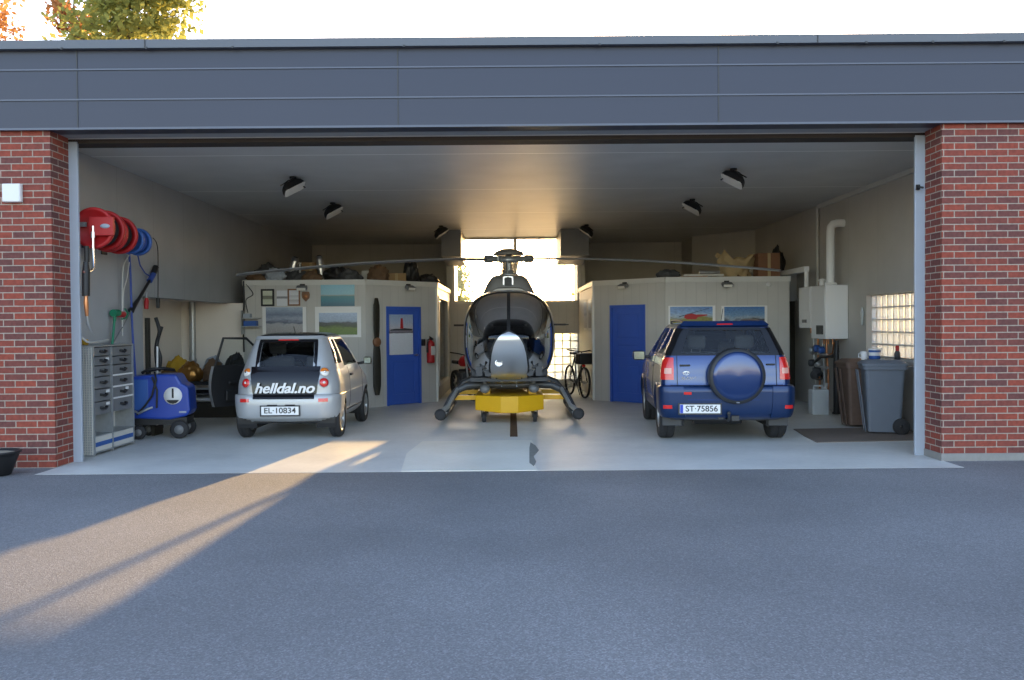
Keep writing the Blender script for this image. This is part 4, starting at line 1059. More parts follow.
    # landing gear
    for sg in (-1, 1):
        sk = MB(); sk.tube([(sg * 1.08, -1.02, .205), (sg * 1.08, -.90, .165), (sg * 1.08, -.70, .125), (sg * 1.08, -.3, .11), (sg * 1.08, 2.1, .11), (sg * 1.08, 2.2, .12)], .05, 12)
        so = sk.build('skid', 'gear_grey', root)
        MB().tube([(sg * 1.08, -1.10, .215), (sg * 1.08, -1.09, .215), (sg * 1.08, -.95, .19), (sg * 1.08, -.90, .175)], [.045, .088, .088, .06], 16).build('skid_cap', 'rubber', so)
        MB().box((sg * 1.08 - .05, -.35, .15), (sg * 1.08 + .05, .35, .165)).build('skid_step', 'galv', so)
    for y in (-.20, 1.55):
        ct = MB(); pts = [(-1.09, .13), (-1.05, .22), (-.96, .40), (-.86, .53), (-.70, .60), (-.45, .615), (0, .60)]
        ct.tube([(x, y, z) for x, z in pts] + [(-x, y, z) for x, z in pts[-2::-1]], .062, 12); ct.build('cross_tube', 'gear_grey', root)
        if y < 0:
            for sg in (-1, 1): MB().tube([(sg * .98, y - .40, .30), (sg * 1.13, y - .62, .20)], [.035, .05], 10).tube([(sg * .86, y - .03, .55), (sg * .99, y - .38, .29)], .030, 8).build('gear_brace', 'galv', root)
    for sg in (-1, 1): MB().sphere((sg * .40, -.45, .565), .085, 10, (1, 1.2, .9)).cyl((sg * .40, -.42, .6), (sg * .40, -.40, .70), .03, 8).build('belly_lamp', 'mid_grey', root)
    # tail
    MB().prism([(5.45, 1.58), (5.95, 1.58), (5.95, 1.615), (5.45, 1.625)], -1.3, 1.3, 'x').prism([(5.5, 1.6), (5.8, 1.6), (5.8, 1.75), (5.5, 1.75)], -.06, .06, 'x').build('tailplane', 'dark_grey', root)
    MB().prism([(6.2, 1.7), (6.95, 1.1), (7.1, 1.15), (6.9, 1.9), (7.2, 2.7), (6.95, 2.75), (6.3, 1.95)], -.05, .05, 'x').lathe([(.40, -.09), (.46, -.08), (.46, .08), (.40, .09), (.40, -.09)], 28, Tr(0, 6.75, 1.75), axis='x').build('tail_fin', 'heli_grey', root)
    MB().tube([(.72, -.3, 1.60), (.98, -.38, 1.60)], .010, 6).build('pitot_tube', 'black', root)
    return root
helicopter()
def trolley():
    root = thing('transport_trolley', 'yellow wheeled trolley with a pointed front under the helicopter', 'trolley', (-.05, 13.62, 0))
    p = [(-.56, .26), (-.14, .0), (.14, .0), (.56, .26), (.56, 2.0), (-.56, 2.0)]
    mb = MB(); n = 6; zt = .455; zb = [.215, .185, .185, .215, .215, .215]
    vs = [(x, y, zb[i]) for i, (x, y) in enumerate(p)] + [(x, y, zt) for x, y in p]
    mb.add(vs, [tuple(range(5, -1, -1)), tuple(range(6, 12))] + [(i, (i + 1) % 6, (i + 1) % 6 + 6, i + 6) for i in range(6)])
    mb.build('chassis', 'yellow', root, bevel=.012)
    for x in (-.38, .38):
        MB().box((x - .06, .45, .455), (x + .06, 1.7, .60)).build('support_rail', 'yellow', root)
    for sg in (-1, 1):
        for y in (.55, 1.75):
            a = MB(); a.box((sg * .55, y - .05, .36), (sg * 1.00, y + .05, .43)); a; a.build('side_arm', 'yellow', root)
    for x, y in ((-.42, .38), (.42, .38), (-.42, 1.8), (.42, 1.8)):
        w_ = MB(Tr(x, y, .085)); w_.lathe([(.02, -.03), (.075, -.03), (.085, -.02), (.085, .02), (.075, .03), (.02, .03)], 20, axis='x')
        wo = w_.build('castor_wheel', 'rubber', root)
        MB(Tr(x, y, 0)).box((-.045, -.03, .08), (-.034, .03, .20)).box((.034, -.03, .08), (.045, .03, .20)).box((-.045, -.04, .19), (.045, .04, .225)).build('castor_fork', 'black', wo)
    return root
trolley()
# ------------------------------------------------------------ smaller things
from mathutils import noise as mnoise
def at(px, py, Y):
    """the point of the place seen at a photo position, at depth Y"""
    d = fw + rc * ((px - 512) / F_PX) + uc * ((340 - py) / F_PX); k = Y / d.y
    return Vector((d.x * k, Y, CAM_H + d.z * k))
def atX(px, py, X):
    d = fw + rc * ((px - 512) / F_PX) + uc * ((340 - py) / F_PX); k = X / d.x
    return Vector((X, d.y * k, CAM_H + d.z * k))
def lump_mesh(mb, c, r, seed=0, amp=.35, n=22, freq=2.2):
    c = Vector(c)
    def f(u, v):
        th, ph = 2 * PI * u, PI * v
        d = Vector((math.sin(ph) * math.cos(th), math.sin(ph) * math.sin(th), -math.cos(ph)))
        k = 1 + amp * mnoise.noise(d * freq + Vector((seed * 3.1, seed, 0))) + amp * .45 * mnoise.noise(d * freq * 2.7 + Vector((seed, 7, seed * 2)))
        p = Vector((d.x * r[0], d.y * r[1], max(d.z, -.55) * r[2])) * k
        p.z = max(p.z, -r[2] * .55); return c + p
    mb.grid(f, n * 2, n); return mb
def heap(name, label, cat, base, r, m, seed, amp=.35, group=None, freq=2.2):
    """soft bundle resting with its underside at base"""
    o = lump_mesh(MB(), (0, 0, r[2] * .55), r, seed, amp, 20, freq).build(name, m, None, weld=True)
    o.location = base; return tag(o, label, cat, group)

# floodlights on the ceiling
def floodlight(p, yaw, label):
    root = thing('ceiling_floodlight', label, 'floodlight', p, yaw, 'black floodlights under the ceiling')
    MB().lathe([(1e-4, 0), (.05, 0), (.05, -.03), (1e-4, -.03)], 16).cyl((0, 0, -.02), (0, 0, -.05), .014, 8).build('ceiling_mount', 'black', root)
    b = MB(); pts = arc(0, 0, .12, PI, 0, 12)
    b.tube([(-.19, 0, -.15)] + [(x, 0, -.14 + .8 * z) for x, z in pts[2:-2]] + [(.19, 0, -.15)], .010, 6); b.build('bracket', 'black', root)
    T = Tr(0, 0, -.15) @ Matrix.Diagonal((1.12, 1.12, 1.12, 1)) @ Matrix.Rotation(R(-30), 4, 'Y') @ Matrix.Rotation(R(-24), 4, 'X')
    h = MB(T)                                    # bowl-shaped housing, opening towards -z
    rg = [(.165, .10, -.045), (.165, .10, -.015), (.15, .09, .03), (.11, .065, .065), (.05, .03, .085), (.001, .001, .09)]
    def f(u, v):
        t = v * (len(rg) - 1); i = min(int(t), len(rg) - 2); q = t - i; a = [rg[i][k] * (1 - q) + rg[i + 1][k] * q for k in range(3)]
        c, s = math.cos(2 * PI * u), math.sin(2 * PI * u); p = 3.2; k2 = (abs(c) ** p + abs(s) ** p) ** (-1 / p)
        return Vector((a[0] * c * k2, a[1] * s * k2, a[2]))
    h.grid(f, 32, 15); ho = h.build('housing', 'black', root, weld=True)
    l = MB(T); l.prism(rrect(-.155, -.092, .155, .092, .04), -.052, -.040, 'z'); l.build('glass_front', 'lens', ho)
    return root
FL = [((-3.27, 12.80), .55, 'nearest ceiling floodlight on the left side'), ((-3.24, 15.5), .55, 'middle ceiling floodlight of the left row'), ((-1.58, 19.2), .75, 'farthest ceiling floodlight on the left, beside the back window'),
      ((3.24, 12.40), -.55, 'nearest ceiling floodlight on the right side'), ((3.28, 15.4), -.55, 'middle ceiling floodlight of the right row'), ((1.70, 19.2), -.8, 'farthest ceiling floodlight on the right, beside the back window')]
f0 = None
for (x, y), yaw, lb in FL:
    if f0 is None: f0 = floodlight((x, y, HC), yaw, lb)
    else: dup(f0, (x, y, HC), yaw, lb, (1 if x < 0 else -1, 1, 1))

# hose reels on the left wall
def hose_reel(loc, r, w, m, hose_m, label, housing=True):
    root = thing('hose_reel', label, 'hose reel', loc)
    for y in (0, w):
        MB(Tr(0, y, 0)).lathe([(.03, -.012), (r * .80, -.012), (r * .83, -.03), (r * .97, -.03), (r, -.018), (r, .018), (r * .97, .03), (r * .83, .03), (r * .80, .012), (.03, .012), (.03, -.012)], 40, axis='y').build('flange', m, root)
    h = MB(); turns = max(3, int((w - .08) / .035))
    pr = [(r * .45, .03)]
    for i in range(turns):
        y0 = .04 + (w - .08) * i / turns; d = (w - .08) / turns
        pr += [(r * .74, y0 + d * .1), (r * .80, y0 + d * .5), (r * .74, y0 + d * .9)]
    h.lathe(pr + [(r * .45, w - .03)], 32, axis='y'); h.build('wound_hose', hose_m, root)
    b = MB(); b.cyl((0, -.05, 0), (0, w + .04, 0), .03, 12).box((-.10, w * .5 - .04, -.02), (-(5.5 + loc[0]), w * .5 + .04, .04)).box((-(5.5 + loc[0]), w * .2, -.18), (-(5.5 + loc[0]) + .02, w * .8, .18)); b.build('wall_bracket', 'dark_grey', root)
    if housing:
        pb = MB(); pb.box((-.03, -.075, -.10), (.27, -.03, .13)); po = pb.build('cover_plate', m, root, bevel=.008)
        MB(Tr(.17, -.078, .015) @ Matrix.Diagonal((1.7, 1, .8, 1))).lathe([(1e-4, -.002), (.035, 0), (.035, .004)], 20, axis='y').build('oval_badge', 'cloth_grey', po)
        MB().box((-.26, -.09, .01), (-.06, -.055, .065)).build('swivel_arm', 'galv', po)
        MB().box((-.28, -.04, -.02), (-.20, w, .02)).build('hose_guide', m, root)
    return root
hose_reel((-5.12, 10.46, 2.83), .255, .28, 'red', 'black', 'red hose reel nearest the opening, high on the left wall')
hose_reel((-5.12, 10.84, 2.81), .245, .28, 'red', 'black', 'red hose reel second from the opening, next to the blue one', False)
hose_reel((-5.08, 11.36, 2.77), .185, .24, 'reel_blue', 'hose_blue', 'smaller blue cable reel behind the red hose reels', False)
def wire(name, label, cat, pts, r, m, n=8, group=None):
    P = [Vector(p) for p in pts]; out = []
    for i in range(len(P) - 1):
        a, b, c, d = P[max(0, i - 1)], P[i], P[i + 1], P[min(len(P) - 1, i + 2)]
        for k in range(6): out.append(Vector(tuple(crom(a[j], b[j], c[j], d[j], k / 6) for j in range(3))))
    out.append(P[-1]); o = MB().tube(out, r, n).build(name, m)
    return tag(o, label, cat, group) if label else o
XW = -5.42
root = thing('grease_gun', 'chrome pipe with black grip hanging below the first red reel', 'grease gun', atX(91, 300, -5.09))
q = lambda px, py, x=-5.09: atX(px, py, x) - root.location
MB().tube([q(93, 226), q(93.2, 250), q(93.5, 268), q(91, 271), q(84, 272)], .017, 8).tube([q(93, 232), q(93, 238)], .028, 8).build('delivery_pipe', 'chrome', root)
MB().tube([q(86, 262), q(86, 272), q(86, 296)], [.03, .045, .045], 10).build('grip', 'black', root)
MB().tube([q(86.5, 246), q(87, 262)], .03, 8).build('feed_hose', 'black', root)
MB().tube([q(86, 296), q(86, 303), q(87, 316)], [.022, .03, .02], 8).build('coupling', 'copper', root)
MB().tube([q(87, 316), q(88, 324), q(91, 331), q(94, 335)], [.012, .02, .012, .008], 8).build('nozzle', 'galv', root)
wire('air_hose', 'pale grey hose lying over the top of the drawer rack', 'hose', [atX(81, 337, -5.3), atX(88, 342, -5.25), atX(97, 342, -5.3), atX(108, 340, -5.4)], .014, 'off_white')
heap('yellow_glove', 'small yellow cloth on the drawer rack by the jamb', 'cloth', Vector((-5.36, 10.62, 1.39)), (.07, .05, .05), 'cloth_yellow', 3)
root = thing('garden_sprayer', 'green and red trigger nozzle with a green hose on the left wall', 'hose nozzle', atX(118, 313, XW))
q = lambda px, py, x=XW: atX(px, py, x) - root.location
MB().tube([q(113, 313), q(118, 313)], [.05, .05], 12).tube([q(114.5, 314), q(114.5, 321)], .022, 8).build('nozzle_body', 'green', root)
MB().tube([q(117.5, 314), q(123, 314.5)], [.042, .045], 12).build('nozzle_collar', 'red', root)
MB().tube([q(125, 309), q(128, 313), q(126, 318), q(122, 319)], .012, 8).tube([q(114.5, 320), q(113.5, 332), q(112, 346)], .017, 8).build('green_hose', 'green', root)
wire('white_rope', 'white cord looped down the left wall', 'rope', [atX(129, 255, XW), atX(123.5, 266, XW), atX(122.5, 285, XW), atX(122.3, 310, XW), atX(122.5, 336, XW)], .010, 'off_white', 6)
wire('white_rope', 'thin white cord crossing just right of the longer white cord', 'rope', [atX(129.5, 262, XW), atX(127, 278, XW), atX(123.5, 292, XW), atX(123, 308, XW)], .007, 'off_white', 6)
wire('blue_hose', 'blue hose hanging straight down beside the rack', 'hose', [atX(129, 250, XW), atX(130.5, 275, XW), atX(131.5, 310, XW), atX(133, 340, XW), atX(135.5, 376, XW)], .016, 'hose_blue')
root = thing('washer_lance', 'black pressure washer lance hanging diagonally on the left wall', 'washer lance', atX(144, 290, XW))
q = lambda px, py, x=XW: atX(px, py, x) - root.location
MB().tube([q(156, 267), q(153, 275)], [.045, .04], 10).tube([q(150, 280), q(140, 297), q(134, 306), q(131, 311)], [.022, .022, .035, .045], 10).build('lance_handle', 'black', root)
MB().tube([q(153.5, 274), q(149.5, 281)], .042, 10).build('trigger_sleeve', 'hose_blue', root)
MB().tube([q(131, 311), q(123, 326), q(113, 343)], .010, 8).build('lance_pipe', 'mid_grey', root)
MB().tube([q(151, 277), q(145, 273), q(140, 265), q(137.5, 254)], .010, 8).build('lance_hose', 'hose_blue', root)
wire('power_cable', 'dark cable hanging from the blue reel', 'cable', [atX(153, 238, -5.35), atX(156.5, 243, -5.4), atX(158, 255, -5.44), atX(158, 298, -5.44)], .007, 'black', 6)
MB().tube([atX(158, 298, -5.44), atX(158, 308, -5.44)], [.03, .025], 10).build('cable_plug', 'black'); bpy.data.objects['cable_plug'].location = (0, 0, 0)
tag(bpy.data.objects['cable_plug'], 'black plug at the end of the dark hanging cable', 'plug')
root = thing('screwdriver', 'red handled tool hanging at the edge of the recess', 'tool', atX(146.5, 302, -5.46))
q = lambda px, py, x=-5.46: atX(px, py, x) - root.location
MB().tube([q(146.5, 298), q(146.5, 301), q(146.3, 309)], [.02, .035, .030], 10).build('tool_handle', 'red', root); MB().cyl(q(147, 292.5), q(146.5, 298), .010, 8).build('tool_shank', 'steel', root)
MB(Tr(-5.44, 12.75, 0)).box((-.05, -.04, .0), (.0, .04, 1.75)).build('trim_post', 'dark_wood'); struct(bpy.data.objects['trim_post'])
root = thing('broom', 'broom with white stick standing at the recess corner', 'broom', (-5.33, 12.72, 0))
MB().cyl((0, 0, .12), (0, .05, 1.32), .015, 8).build('broomstick', 'white', root); MB().box((-.03, -.16, .08), (.03, .16, .14)).box((-.025, -.15, 0), (.025, .15, .08)).build('broom_head', 'dark_wood', root)
hp = wire('cable_bundle', 'bundle of dark cables hanging at the recess corner', 'cable', [(-5.36, 12.80, 1.75), (-5.30, 12.78, 1.55), (-5.36, 12.82, 1.35), (-5.30, 12.80, 1.15), (-5.34, 12.82, .95), (-5.36, 12.8, 1.3), (-5.29, 12.84, 1.62)], .028, 'black')

# rack of drawers
root = thing('drawer_rack', 'tall grey metal drawer rack with black handles against the left wall', 'storage rack', (-5.36, 11.13, 0))
q = lambda x, y, z: (x + 5.36, y - 11.13, z)
fr_ = MB(); X0, X1 = -5.485, -5.225
for y0, y1 in ((10.57, 10.60), (11.055, 11.085), (11.67, 11.70)): fr_.box(q(X0, y0, 0), q(X1 + .012, y1, 1.385))
for z0, z1 in ((0.03, .05), (.235, .25), (1.365, 1.385)): fr_.box(q(X0, 10.60, z0), q(X1 + .01, 11.67, z1))
fr_.box(q(X0, 10.60, 0), q(X0 + .008, 11.67, 1.385)); fr_.build('rack_frame', 'galv', root)
ms = MB()
for i in range(9): ms.box(q(-5.485 + i * .031, 10.555, .02), q(-5.485 + i * .031 + .010, 10.568, 1.36))
for i in range(44): ms.box(q(-5.485, 10.552, .03 + i * .031), q(-5.228, 10.562, .03 + i * .031 + .010))
ms.build('side_mesh', 'off_white', root)
for c, (y0, y1, zs) in enumerate(((10.605, 11.05, (1.36, 1.245, 1.125, .985, .83, .67, .50)), (11.09, 11.665, (1.36, 1.23, 1.12, .98, .83, .68, .50)))):
    for i in range(6):
        z1, z0 = zs[i] - .006, zs[i + 1] + .006
        d = MB().box(q(X0 + .02, y0, z0), q(X1, y1, z1)).build('drawer', 'mid_grey', root, bevel=.004)
        ym, zm = (y0 + y1) / 2, (z0 + z1) / 2 + .01
        h = MB(); h.tube([q(X1, ym - .07, zm), q(X1 + .03, ym - .06, zm - .005), q(X1 + .035, ym, zm - .02), q(X1 + .03, ym + .06, zm - .005), q(X1, ym + .07, zm)], .016, 8); h.build('drawer_handle', 'black', d)
        if (c, i) in ((0, 1), (0, 4), (0, 5), (1, 4)): MB().box(q(X1, ym + .09, z1 - .05), q(X1 + .003, ym + .18, z1 - .015)).build('card_label', 'white', d)
        if c == 1 and i in (2, 3, 4): MB().box(q(X1 - .01, y0, z0 - .012), q(X1 + .015, y1, z0 + .008)).build('drawer_lip', 'white', d)
for y0, y1 in ((10.605, 11.05), (11.09, 11.665)):
    MB().box(q(X1 - .015, y0, .05), q(X1 + .004, y1, .235)).build('base_panel', 'off_white', root); MB().box(q(X1 + .004, y0, .11), q(X1 + .008, y1, .165)).build('blue_stripe', 'reel_blue', root)
    MB().box(q(X0 + .01, y0, .25), q(X0 + .02, y1, .50)).build('back_panel', 'off_white', root)

# blue wheeled unit
root = thing('pressure_washer', 'blue wheeled machine with round white number 1 emblem', 'machine', (-5.08, 12.45, 0))
prof = [(-.40, .30), (-.40, .91), (-.05, .93), (.20, .93), (.27, .80), (.37, .74), (.39, .40), (.35, .32), (.1, .27)]
T = Rz(R(8))
b = MB(T); b.prism(prof, -.25, .22, 'y'); bo = b.build('housing', 'machine_blue', root, bevel=.035)
MB(T).prism([(-.40, .42), (-.40, .86), (-.18, .86), (-.18, .42)], -.262, -.245, 'y').build('side_panel', 'reel_blue', bo, bevel=.01)
MB(T).lathe([(1e-4, -.268), (.125, -.268), (.125, -.25)], 32, Tr(.16, 0, .62), axis='y').build('round_emblem', 'white', bo)
em = MB(T); em.prism([(.075, .56), (.245, .56), (.235, .54), (.205, .516), (.16, .504), (.115, .516), (.085, .54)], -.273, -.268, 'y'); em.build('emblem_band', 'ink', bo)
text('emblem_number', '1', .19, 'ink', bo, T @ Tr(.16, -.270, .65), bold=.004)
MB(T).box((.24, -.2535, .37), (.34, -.25, .395)).build('maker_label', 'cloth_grey', bo)
MB(T).box((-.40, -.22, .20), (.34, .20, .30)).build('undercarriage', 'black', root)
MB(T).tube([(-.30, -.1, .95), (-.2, -.15, 1.0), (0, -.1, 1.01), (.1, .05, .98), (-.1, .1, 1.0), (-.25, 0, .97)], .022, 8).build('coiled_lead', 'black', root)
MB(T).tube([(-.10, -.2, .96), (-.06, -.29, .85), (-.12, -.30, .62), (-.22, -.29, .48), (-.33, -.28, .36)], .014, 8).tube([(-.12, -.27, .90), (-.05, -.28, .70), (-.06, -.28, .45)], .014, 8).build('hanging_hose', 'black', root)
MB(T).tube([(-.40, -.22, .42), (-.30, -.30, .38), (-.18, -.28, .44), (-.12, -.26, .46)], .016, 8).build('push_bar', 'galv', root)
for x, y, r in ((-.32, -.24, .10), (-.30, .20, .10), (.24, -.24, .13), (.24, .22, .13)):
    wo = MB(T @ Tr(x, y, r)).lathe([(.03, -.035), (r - .02, -.035), (r, -.02), (r, .02), (r - .02, .035), (.03, .035)], 24, axis='y').build('wheel', 'rubber', root)
    MB(T @ Tr(x, y, r)).lathe([(1e-4, -.04), (r * .5, -.038), (r * .52, -.02)], 20, axis='y').build('wheel_hub', 'mid_grey', wo)

# recess: pipe, bench and what lies on it
tag(MB().tube([(-6.20, 16.50, .64), (-6.20, 16.50, 2.10)], .06, 16).lathe([(.062, .95), (.07, .96), (.07, .99), (.062, 1.0)], 20, Tr(-6.20, 16.50, 0)).build('flue_pipe', 'galv'), 'upright galvanised pipe against the recess wall', 'pipe')
root = thing('workbench', 'low black workbench standing in and before the recess', 'workbench', (-5.55, 15.55, 0))
MB().box((-.68, -.55, .58), (.75, .55, .64)).build('bench_top', 'black', root, bevel=.008)
MB().box((-.62, -.50, .40), (.70, .50, .43)).build('bench_shelf', 'dark_grey', root)
for x in (-.62, .68):
    for y in (-.50, .48): MB().box((x - .03, y - .03, 0), (x + .03, y + .03, .58)).build('leg', 'black', root)
MB().box((-.62, -.52, .0), (.70, .50, .27)).build('base_cupboard', 'dark_wood', root, bevel=.01)
MB().box((-.30, -.54, .50), (.55, -.53, .53)).build('rail', 'galv', root)
heap('yellow_jacket', 'yellow cloth bundle at the left end of the bench', 'cloth', (-6.12, 15.55, .64), (.22, .18, .27), 'cloth_yellow', 2, .25)
heap('brown_blanket', 'brown bundle half under the yellow cloth', 'cloth', (-6.12, 15.15, .64), (.14, .14, .15), 'cloth_brown', 5, .25)
heap('foil_sack', 'shiny copper-coloured sack in the middle of the bench', 'sack', (-5.76, 15.2, .64), (.21, .17, .22), 'gold_foil', 9, .22)
heap('grey_jacket', 'blue-grey cloth bundle right of the copper sack', 'cloth', (-5.45, 15.5, .64), (.17, .16, .27), 'cloth_grey', 12, .25)
heap('brown_coat', 'dark brown coat heaped beside the blue-grey cloth', 'cloth', (-5.30, 15.1, .64), (.18, .15, .24), 'cloth_brown', 17, .3)
heap('black_bag', 'black bag at the right end of the bench behind the open door', 'bag', (-4.98, 15.3, .64), (.17, .2, .30), 'black', 19, .3)
heap('white_sack', 'pale sack on the bench shelf', 'sack', (-5.15, 15.25, .43), (.20, .16, .08), 'cloth_grey', 23, .35)
heap('paper_bundle', 'pale bundle on the low part of the bench', 'bundle', (-5.55, 15.3, .27), (.30, .15, .07), 'off_white', 27, .2)

# ---- front of the left room: framed sheets, posters
def sheet(name, px0, py0, px1, py1, Y, m, label, cat, frame=None, fw_=.03, depth=.02, group=None, border=None, bw=.06):
    a, b = at(px0, py1, Y), at(px1, py0, Y); c = (a + b) / 2; w2, h2 = (b.x - a.x) / 2, (b.z - a.z) / 2
    y = Y - .002; root = thing(name, label, cat, (c.x, y, c.z), 0, group)
    e = fw_ if frame else (bw if border else 0)
    bx = (e, e, e, e) if not isinstance(e, tuple) else e
    l, r, bt, tp = bx
    MB().box((-w2 + l, -depth * .6, -h2 + bt), (w2 - r, 0, h2 - tp)).build('picture', m, root)
    if frame or border:
        MB().box((-w2, -depth, -h2), (-w2 + l, 0, h2)).box((w2 - r, -depth, -h2), (w2, 0, h2)).box((-w2 + l, -depth, h2 - tp), (w2 - r, 0, h2)).box((-w2 + l, -depth, -h2), (w2 - r, 0, -h2 + bt)).build('frame' if frame else 'border', frame or border, root)
    return root
YF = 16.6
cert = picture('cert_green', [(0, (.55, .58, .45)), (.35, (.50, .52, .40)), (.42, (.20, .20, .15)), (.62, (.18, .19, .14)), (.66, (.52, .55, .42)), (1, (.6, .62, .5))], .02, 3)
cert2 = picture('cert_white', [(0, (.66, .67, .70)), (.45, (.68, .69, .72)), (.50, (.25, .25, .27)), (.60, (.25, .25, .27)), (.64, (.68, .69, .72)), (1, (.66, .67, .7))], .02, 3)
cert3 = picture('cert_lined', [(0, (.62, .63, .66)), (.30, (.45, .42, .42)), (.38, (.65, .66, .68)), (.6, (.5, .5, .52)), (.68, (.66, .67, .69)), (1, (.64, .65, .67))], .03, 4)
sheet('framed_certificate', 261.3, 289, 274.3, 306.3, YF, cert, 'black framed certificate, leftmost above the snow photo', 'certificate', 'black', .035)
sheet('certificate', 277, 290.5, 287.3, 306, YF, cert2, 'white unframed certificate between the two framed ones', 'certificate')
sheet('framed_certificate', 288, 288.8, 300.2, 305.8, YF, cert3, 'white certificate in an orange wooden frame', 'certificate', 'wood', .028)
p = at(306, 296.5, YF)
sh = MB().prism([(-.065, .09), (.065, .09), (.08, .04), (.07, -.03), (.0, -.10), (-.07, -.03), (-.08, .04)], -.03, 0, 'y').build('plaque_board', 'wood', None, bevel=.006)
rt = thing('wooden_plaque', 'small brown wooden shield plaque beside the certificates', 'plaque', (p.x, YF - .002, p.z)); sh.parent = rt
MB().lathe([(1e-4, -.045), (.035, -.04), (.04, -.03)], 16, Tr(0, 0, .0), axis='y').build('crest', 'copper', rt)
sea = picture('sea_photo', [(0, (.02, .10, .17)), (.30, (.03, .20, .26)), (.40, (.06, .22, .24)), (.44, (.30, .34, .32)), (.48, (.26, .50, .58)), (1, (.20, .46, .58))], .05, 5)
sheet('sea_poster', 321, 281.5, 354.5, 306.3, YF, sea, 'turquoise sea and sky poster at the top of the room wall', 'poster', border=None)
snow = picture('snow_photo', [(0, (.22, .22, .23)), (.25, (.34, .33, .33)), (.45, (.36, .36, .38)), (.50, (.10, .12, .17)), (.62, (.30, .34, .42)), (.75, (.16, .20, .28)), (1, (.34, .42, .52))], .30, 5, 2)
sheet('mountain_photo', 263, 306.8, 306.2, 339, YF, snow, 'large grey snowy landscape photo above the silver car', 'poster', border='white', bw=(.065, .065, .02, .005))
vale = picture('valley_photo', [(0, (.10, .18, .03)), (.30, (.13, .20, .04)), (.42, (.05, .07, .04)), (.55, (.07, .08, .09)), (.62, (.30, .38, .50)), (1, (.42, .52, .68))], .35, 3, 5)
sheet('valley_photo_poster', 315.5, 306.5, 361, 337.5, YF, vale, 'green valley photo with wide white border', 'poster', border='white', bw=(.075, .075, .05, .12))
# corner shelf with cables, far left of the room wall
root = thing('wall_rack', 'small blue-grey rack at the left end of the room wall', 'rack', tuple(at(251, 326, YF - .12)))
MB().box((-.16, -.08, .14), (.17, .12, .16)).box((-.16, -.08, -.02), (.17, .12, 0)).box((-.17, -.08, -.16), (-.155, .12, .30)).build('rack_frame', 'galv', root)
MB().box((-.13, -.06, 0), (.12, .08, .10)).build('storage_box', 'reel_blue', root, bevel=.01); MB().box((-.14, -.05, .16), (.0, .08, .24)).build('storage_box', 'cloth_grey', root, bevel=.01)
wire('wall_cable', 'black cable running down the left end of the room wall', 'cable', [at(243.5, 281, YF - .05), at(244, 300, YF - .05), at(243.5, 330, YF - .05), at(244, 352, YF - .05)], .016, 'black')
wire('wall_cable', 'thin dark cable hanging in a zigzag near the room corner', 'cable', [at(246, 284, YF - .02), at(253, 294, YF - .02), at(246, 300, YF - .02), at(248, 313, YF - .02)], .008, 'black', 6)
# on the angled wall: wooden propeller, calendar, extinguisher
def on_left(px, py, off=0.0):
    k = (px - 512) / F_PX; t = (-2.85 - k * 16.6) / (k * 1.3 - 1.27)
    for _ in range(3):
        Y = 16.6 + 1.3 * t; d = at(px, py, Y); k = d.x / Y; t = (-2.85 - k * 16.6) / (k * 1.3 - 1.27)
    return Vector((t * LL, -off, at(px, py, 16.6 + 1.3 * t).z))
def wall_thing(name, label, cat, loc, T):
    o = thing(name, label, cat); o.matrix_world = T @ Matrix.Translation(loc); return o
p0 = on_left(375.3, 342)
root = wall_thing('wooden_propeller', 'dark wooden propeller hung upright on the room wall', 'propeller', p0 + Vector((0, -.004, 0)), TL)
zt, zb = on_left(375.3, 298).z - p0.z, on_left(375.3, 395).z - p0.z
for s, z1, m in ((1, zt, 'dark_wood'), (-1, zb, 'dark_wood')):
    def f(u, v, s=s, z1=z1):
        w_ = [.055, .075, .085, .088, .088, .085, .045]; t = v * 6; i = min(5, int(t)); ww = w_[i] + (w_[i + 1] - w_[i]) * (t - i)
        return Vector((ww * math.cos(2 * PI * u), -.045 + .018 * math.sin(2 * PI * u) + s * .012 * math.cos(2 * PI * u), z1 * v))
    MB().grid(f, 14, 24).build('propeller_blade', m, root, weld=True)
MB().lathe([(1e-4, -.09), (.07, -.09), (.09, -.07), (.09, -.03), (.06, -.0)], 20, axis='y').build('propeller_hub', 'wood', root)
c0, c1 = on_left(389.5, 355), on_left(412.5, 314.5)
cal = picture('calendar_picture', [(0, (.62, .64, .68)), (.52, (.66, .68, .72)), (.54, (.10, .10, .12)), (.58, (.25, .22, .25)), (.66, (.50, .48, .52)), (.8, (.40, .46, .58)), (1, (.30, .40, .56))], .04, 4)
root = wall_thing('wall_calendar', 'white calendar with a lighthouse photo taped to the blue door', 'calendar', (c0 + c1) / 2 + Vector((0, -.001, 0)), TL)
w2, h2 = (c1.x - c0.x) / 2, (c1.z - c0.z) / 2
MB().box((-w2, -.008, -h2), (w2, .008, h2)).build('calendar_sheet', cal, root)
MB().prism([(-.03, .12), (.05, .12), (.04, .26), (.035, .33), (-.015, .33), (-.02, .26)], -.011, -.008, 'y').build('lighthouse_print', 'red', root)
MB().prism([(-w2 + .02, .08), (w2 - .02, .08), (w2 - .02, .11), (.08, .13), (0, .115), (-.14, .12), (-w2 + .02, .10)], -.011, -.008, 'y').build('shore_print', 'dark_grey', root)
e0 = on_left(427.5, 350)
root = wall_thing('fire_extinguisher', 'red fire extinguisher hung right of the blue door', 'fire extinguisher', e0 + Vector((0, -.10, 0)), TL)
MB().lathe([(1e-4, -.27), (.07, -.265), (.08, -.24), (.08, .13), (.07, .17), (.03, .20), (.025, .22), (1e-4, .22)], 24).build('cylinder', 'red', root)
MB().box((-.02, -.06, .21), (.02, .03, .25)).prism([(-.06, .25), (.03, .29), (.03, .26), (-.05, .235)], -.012, .012, 'x').build('valve_lever', 'black', root, bevel=.004)
